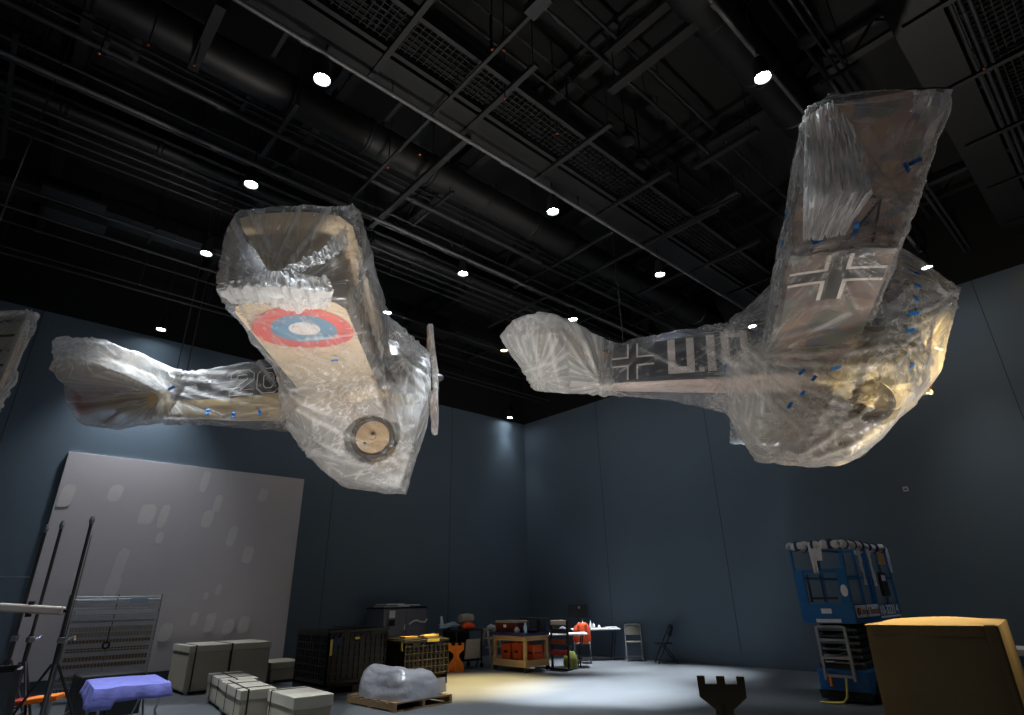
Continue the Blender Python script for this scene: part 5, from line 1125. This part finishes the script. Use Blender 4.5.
# ============================================================ BLUE DRAPED TABLE
t = thing('small_table', 'small folding table under a blue blanket at lower left', 'table', (1.95, 9.75, 0), math.radians(-4))
MB().b2((-.38,-.62,.54),(.38,.62,.57)).build('tabletop', M_blackp, t, bevel=.008)
for s in (-1, 1):
    MB().tube([(s*.34,-.6,.54),(s*.30,-.5,.3),(s*.36,-.55,0)], .015, 8).build('leg', M_alu, t, smooth=True); MB().tube([(s*.34,.55,.54),(s*.30,.5,.3),(s*.36,.55,0)], .015, 8).build('leg', M_alu, t, smooth=True)
MB().tube([(-.2,-.6,.54),(-.26,-.62,.25),(-.32,-.7,0)], .014, 8).build('brace', M_blackp, t, smooth=True)
MB().tube([(.12,-.6,.54),(.04,-.6,.3),(.08,-.62,.0)], .014, 8).build('brace', M_alu, t, smooth=True)
def drape(W_, D_, z, drop, seed):
    nx, ny = 44, 40; vs = []
    for j in range(ny+1):
        for i in range(nx+1):
            u = (i/nx-.5)*(W_+2*drop); v = (j/ny-.5)*(D_+2*drop)
            du = max(0, abs(u)-W_/2); dv = max(0, abs(v)-D_/2); k = max(du, dv)
            cu = max(-W_/2, min(W_/2, u)); cv = max(-D_/2, min(D_/2, v)); out = .03*min(1, k*8)
            fx = .05*noise.noise(V(v*5, seed, 1))*min(1, du*7); fy = .03*noise.noise(V(u*6, seed, 5))*min(1, dv*7)
            zz = z-k*(.97 if u > -.2 or v > 0 else 1.5)+.012*noise.noise(V(u*5, v*5, seed)); vs.append(V(cu+math.copysign(out if du else 0, u)+fx, cv+math.copysign(out if dv else 0, v)+fy, zz))
    mb = MB(); mb.add(vs, [(j*(nx+1)+i, j*(nx+1)+i+1, (j+1)*(nx+1)+i+1, (j+1)*(nx+1)+i) for j in range(ny) for i in range(nx)]); return mb
o = drape(.80, 1.28, .592, .15, 4).build('blanket', M_blanket, smooth=True); o.location = (1.95, 9.75, 0); o.rotation_euler = (0,0,math.radians(-4)); md = o.modifiers.new('s', 'SOLIDIFY'); md.thickness = .006; md.offset = 1
tag(o, 'blue violet blanket draped over the small table', 'blanket')
# ============================================================ TALL CRANK STANDS AT LOWER LEFT
def at(x, y, D): return O+ray(x, y)*D
def stand(px, py, D, label, n):
    tp = at(px, py, D); t = thing('crank_stand', label, 'stand', (tp.x, tp.y, 0), .5*n); H = tp.z
    MB().cyl((0,0,.25),(0,0,H*.5),.024,14).build('outer_tube', M_stand, t, smooth=True); MB().cyl((0,0,H*.48),(0,0,H*.98),.017,12).build('inner_tube', M_stand, t, smooth=True)
    MB().cyl((.035,.03,.5),(.035,.03,H*.92),.006,6).build('side_rod', M_steel, t)
    MB().lathe([(.001,.04),(.015,.03),(.028,-.02),(.02,-.06)], (0,0,H-.02), (0,0,1), 12).build('top_spigot', M_steel, t)
    for k in range(3):
        a = 2*PI*k/3+.4; c, s = math.cos(a), math.sin(a)
        lg = MB().tube([(c*.03,s*.03,.95),(c*.28,s*.28,.50),(c*.52,s*.52,.03)], .014, 8).build('leg', M_pipe, t, smooth=True); MB().cyl((c*.52,s*.52,0),(c*.52,s*.52,.05),.022,10).build('rubber_foot', M_rubber, lg)
        MB().cyl((c*.03,s*.03,.35),(c*.28,s*.28,.50),.009,6).build('leg_brace', M_pipe, t)
    cl = MB().box((0,0,H*.48),(.07,.06,.06)).build('clamp', M_steel, t, bevel=.01); MB().tube([(.05,0,H*.48),(.12,.02,H*.48+.03),(.13,.06,H*.48)], .01, 8).build('crank_handle', M_chrome, cl)
    return t
stand(93, 517, 6.6, 'rightmost of the three tall black crank stands', 0); stand(63, 522, 6.9, 'middle one of the three tall black crank stands', 1); stand(47, 526, 7.2, 'leftmost of the three tall black crank stands', 2)
p, q = at(-60, 604, 6.3), at(64, 611, 6.45)
t = thing('padded_beam', 'pale padded beam across the three crank stands', 'beam', p); MB().bar(V(0,0,0), q-p, .08, .09).build('beam_body', M_offw, t, bevel=.02)
MB().bar(q-p-(q-p).normalized()*.25, q-p+(q-p).normalized()*.06, .03, .03).build('end_tube', M_blackp, t)
MB().cyl((q-p)*.72+V(0,0,-.08), (q-p)*.72+V(0,0,.08), .03, 10).build('clamp', M_blackp, t)
p, q = at(-20, 577, 7.0), at(30, 577, 7.1); tag(MB().cyl(p, q, .008, 6).build('thin_rod', M_steel), 'thin steel rod pointing left from the leftmost stand', 'rod')
a, b, c, d = at(-30, 672, 5.6), at(19, 668, 5.6), at(4, 730, 5.6), at(-40, 735, 5.6)
t = thing('picture_frame', 'black framed dark glass panel at the lower left corner', 'frame', (a+b)/2)
fr = MB(); o_ = (a+b)/2
for p, q in ((a,b),(b,c),(c,d),(d,a)): fr.bar(p-o_, q-o_, .06, .06)
fr.build('frame', M_blackp, t, bevel=.004); MB().loft([[p-o_ for p in (a,b,c,d)], [p-o_+V(.02,.02,0) for p in (a,b,c,d)]]).build('glass', mat('dark_glass', (30, 44, 50), .1), t)
p, q = at(-10, 706, 6.0), at(62, 696, 6.2)
t = thing('padded_board', 'red and yellow board lying behind the black frame', 'board', p); m_ = (q-p)
MB().bar(V(0,0,0), m_*.52, .3, .05).build('red_half', M_red, t, bevel=.01); MB().bar(m_*.53, m_, .3, .05).build('yellow_half', M_orange, t, bevel=.01)
p2_ = V(p.x+m_.x*.3, p.y+m_.y*.3, 0)
for s in (.15, .85): MB().cyl(m_*s+V(0,0,-.02), V(m_.x*s, m_.y*s, -p.z), .02, 8).build('support_leg', M_alu, t)
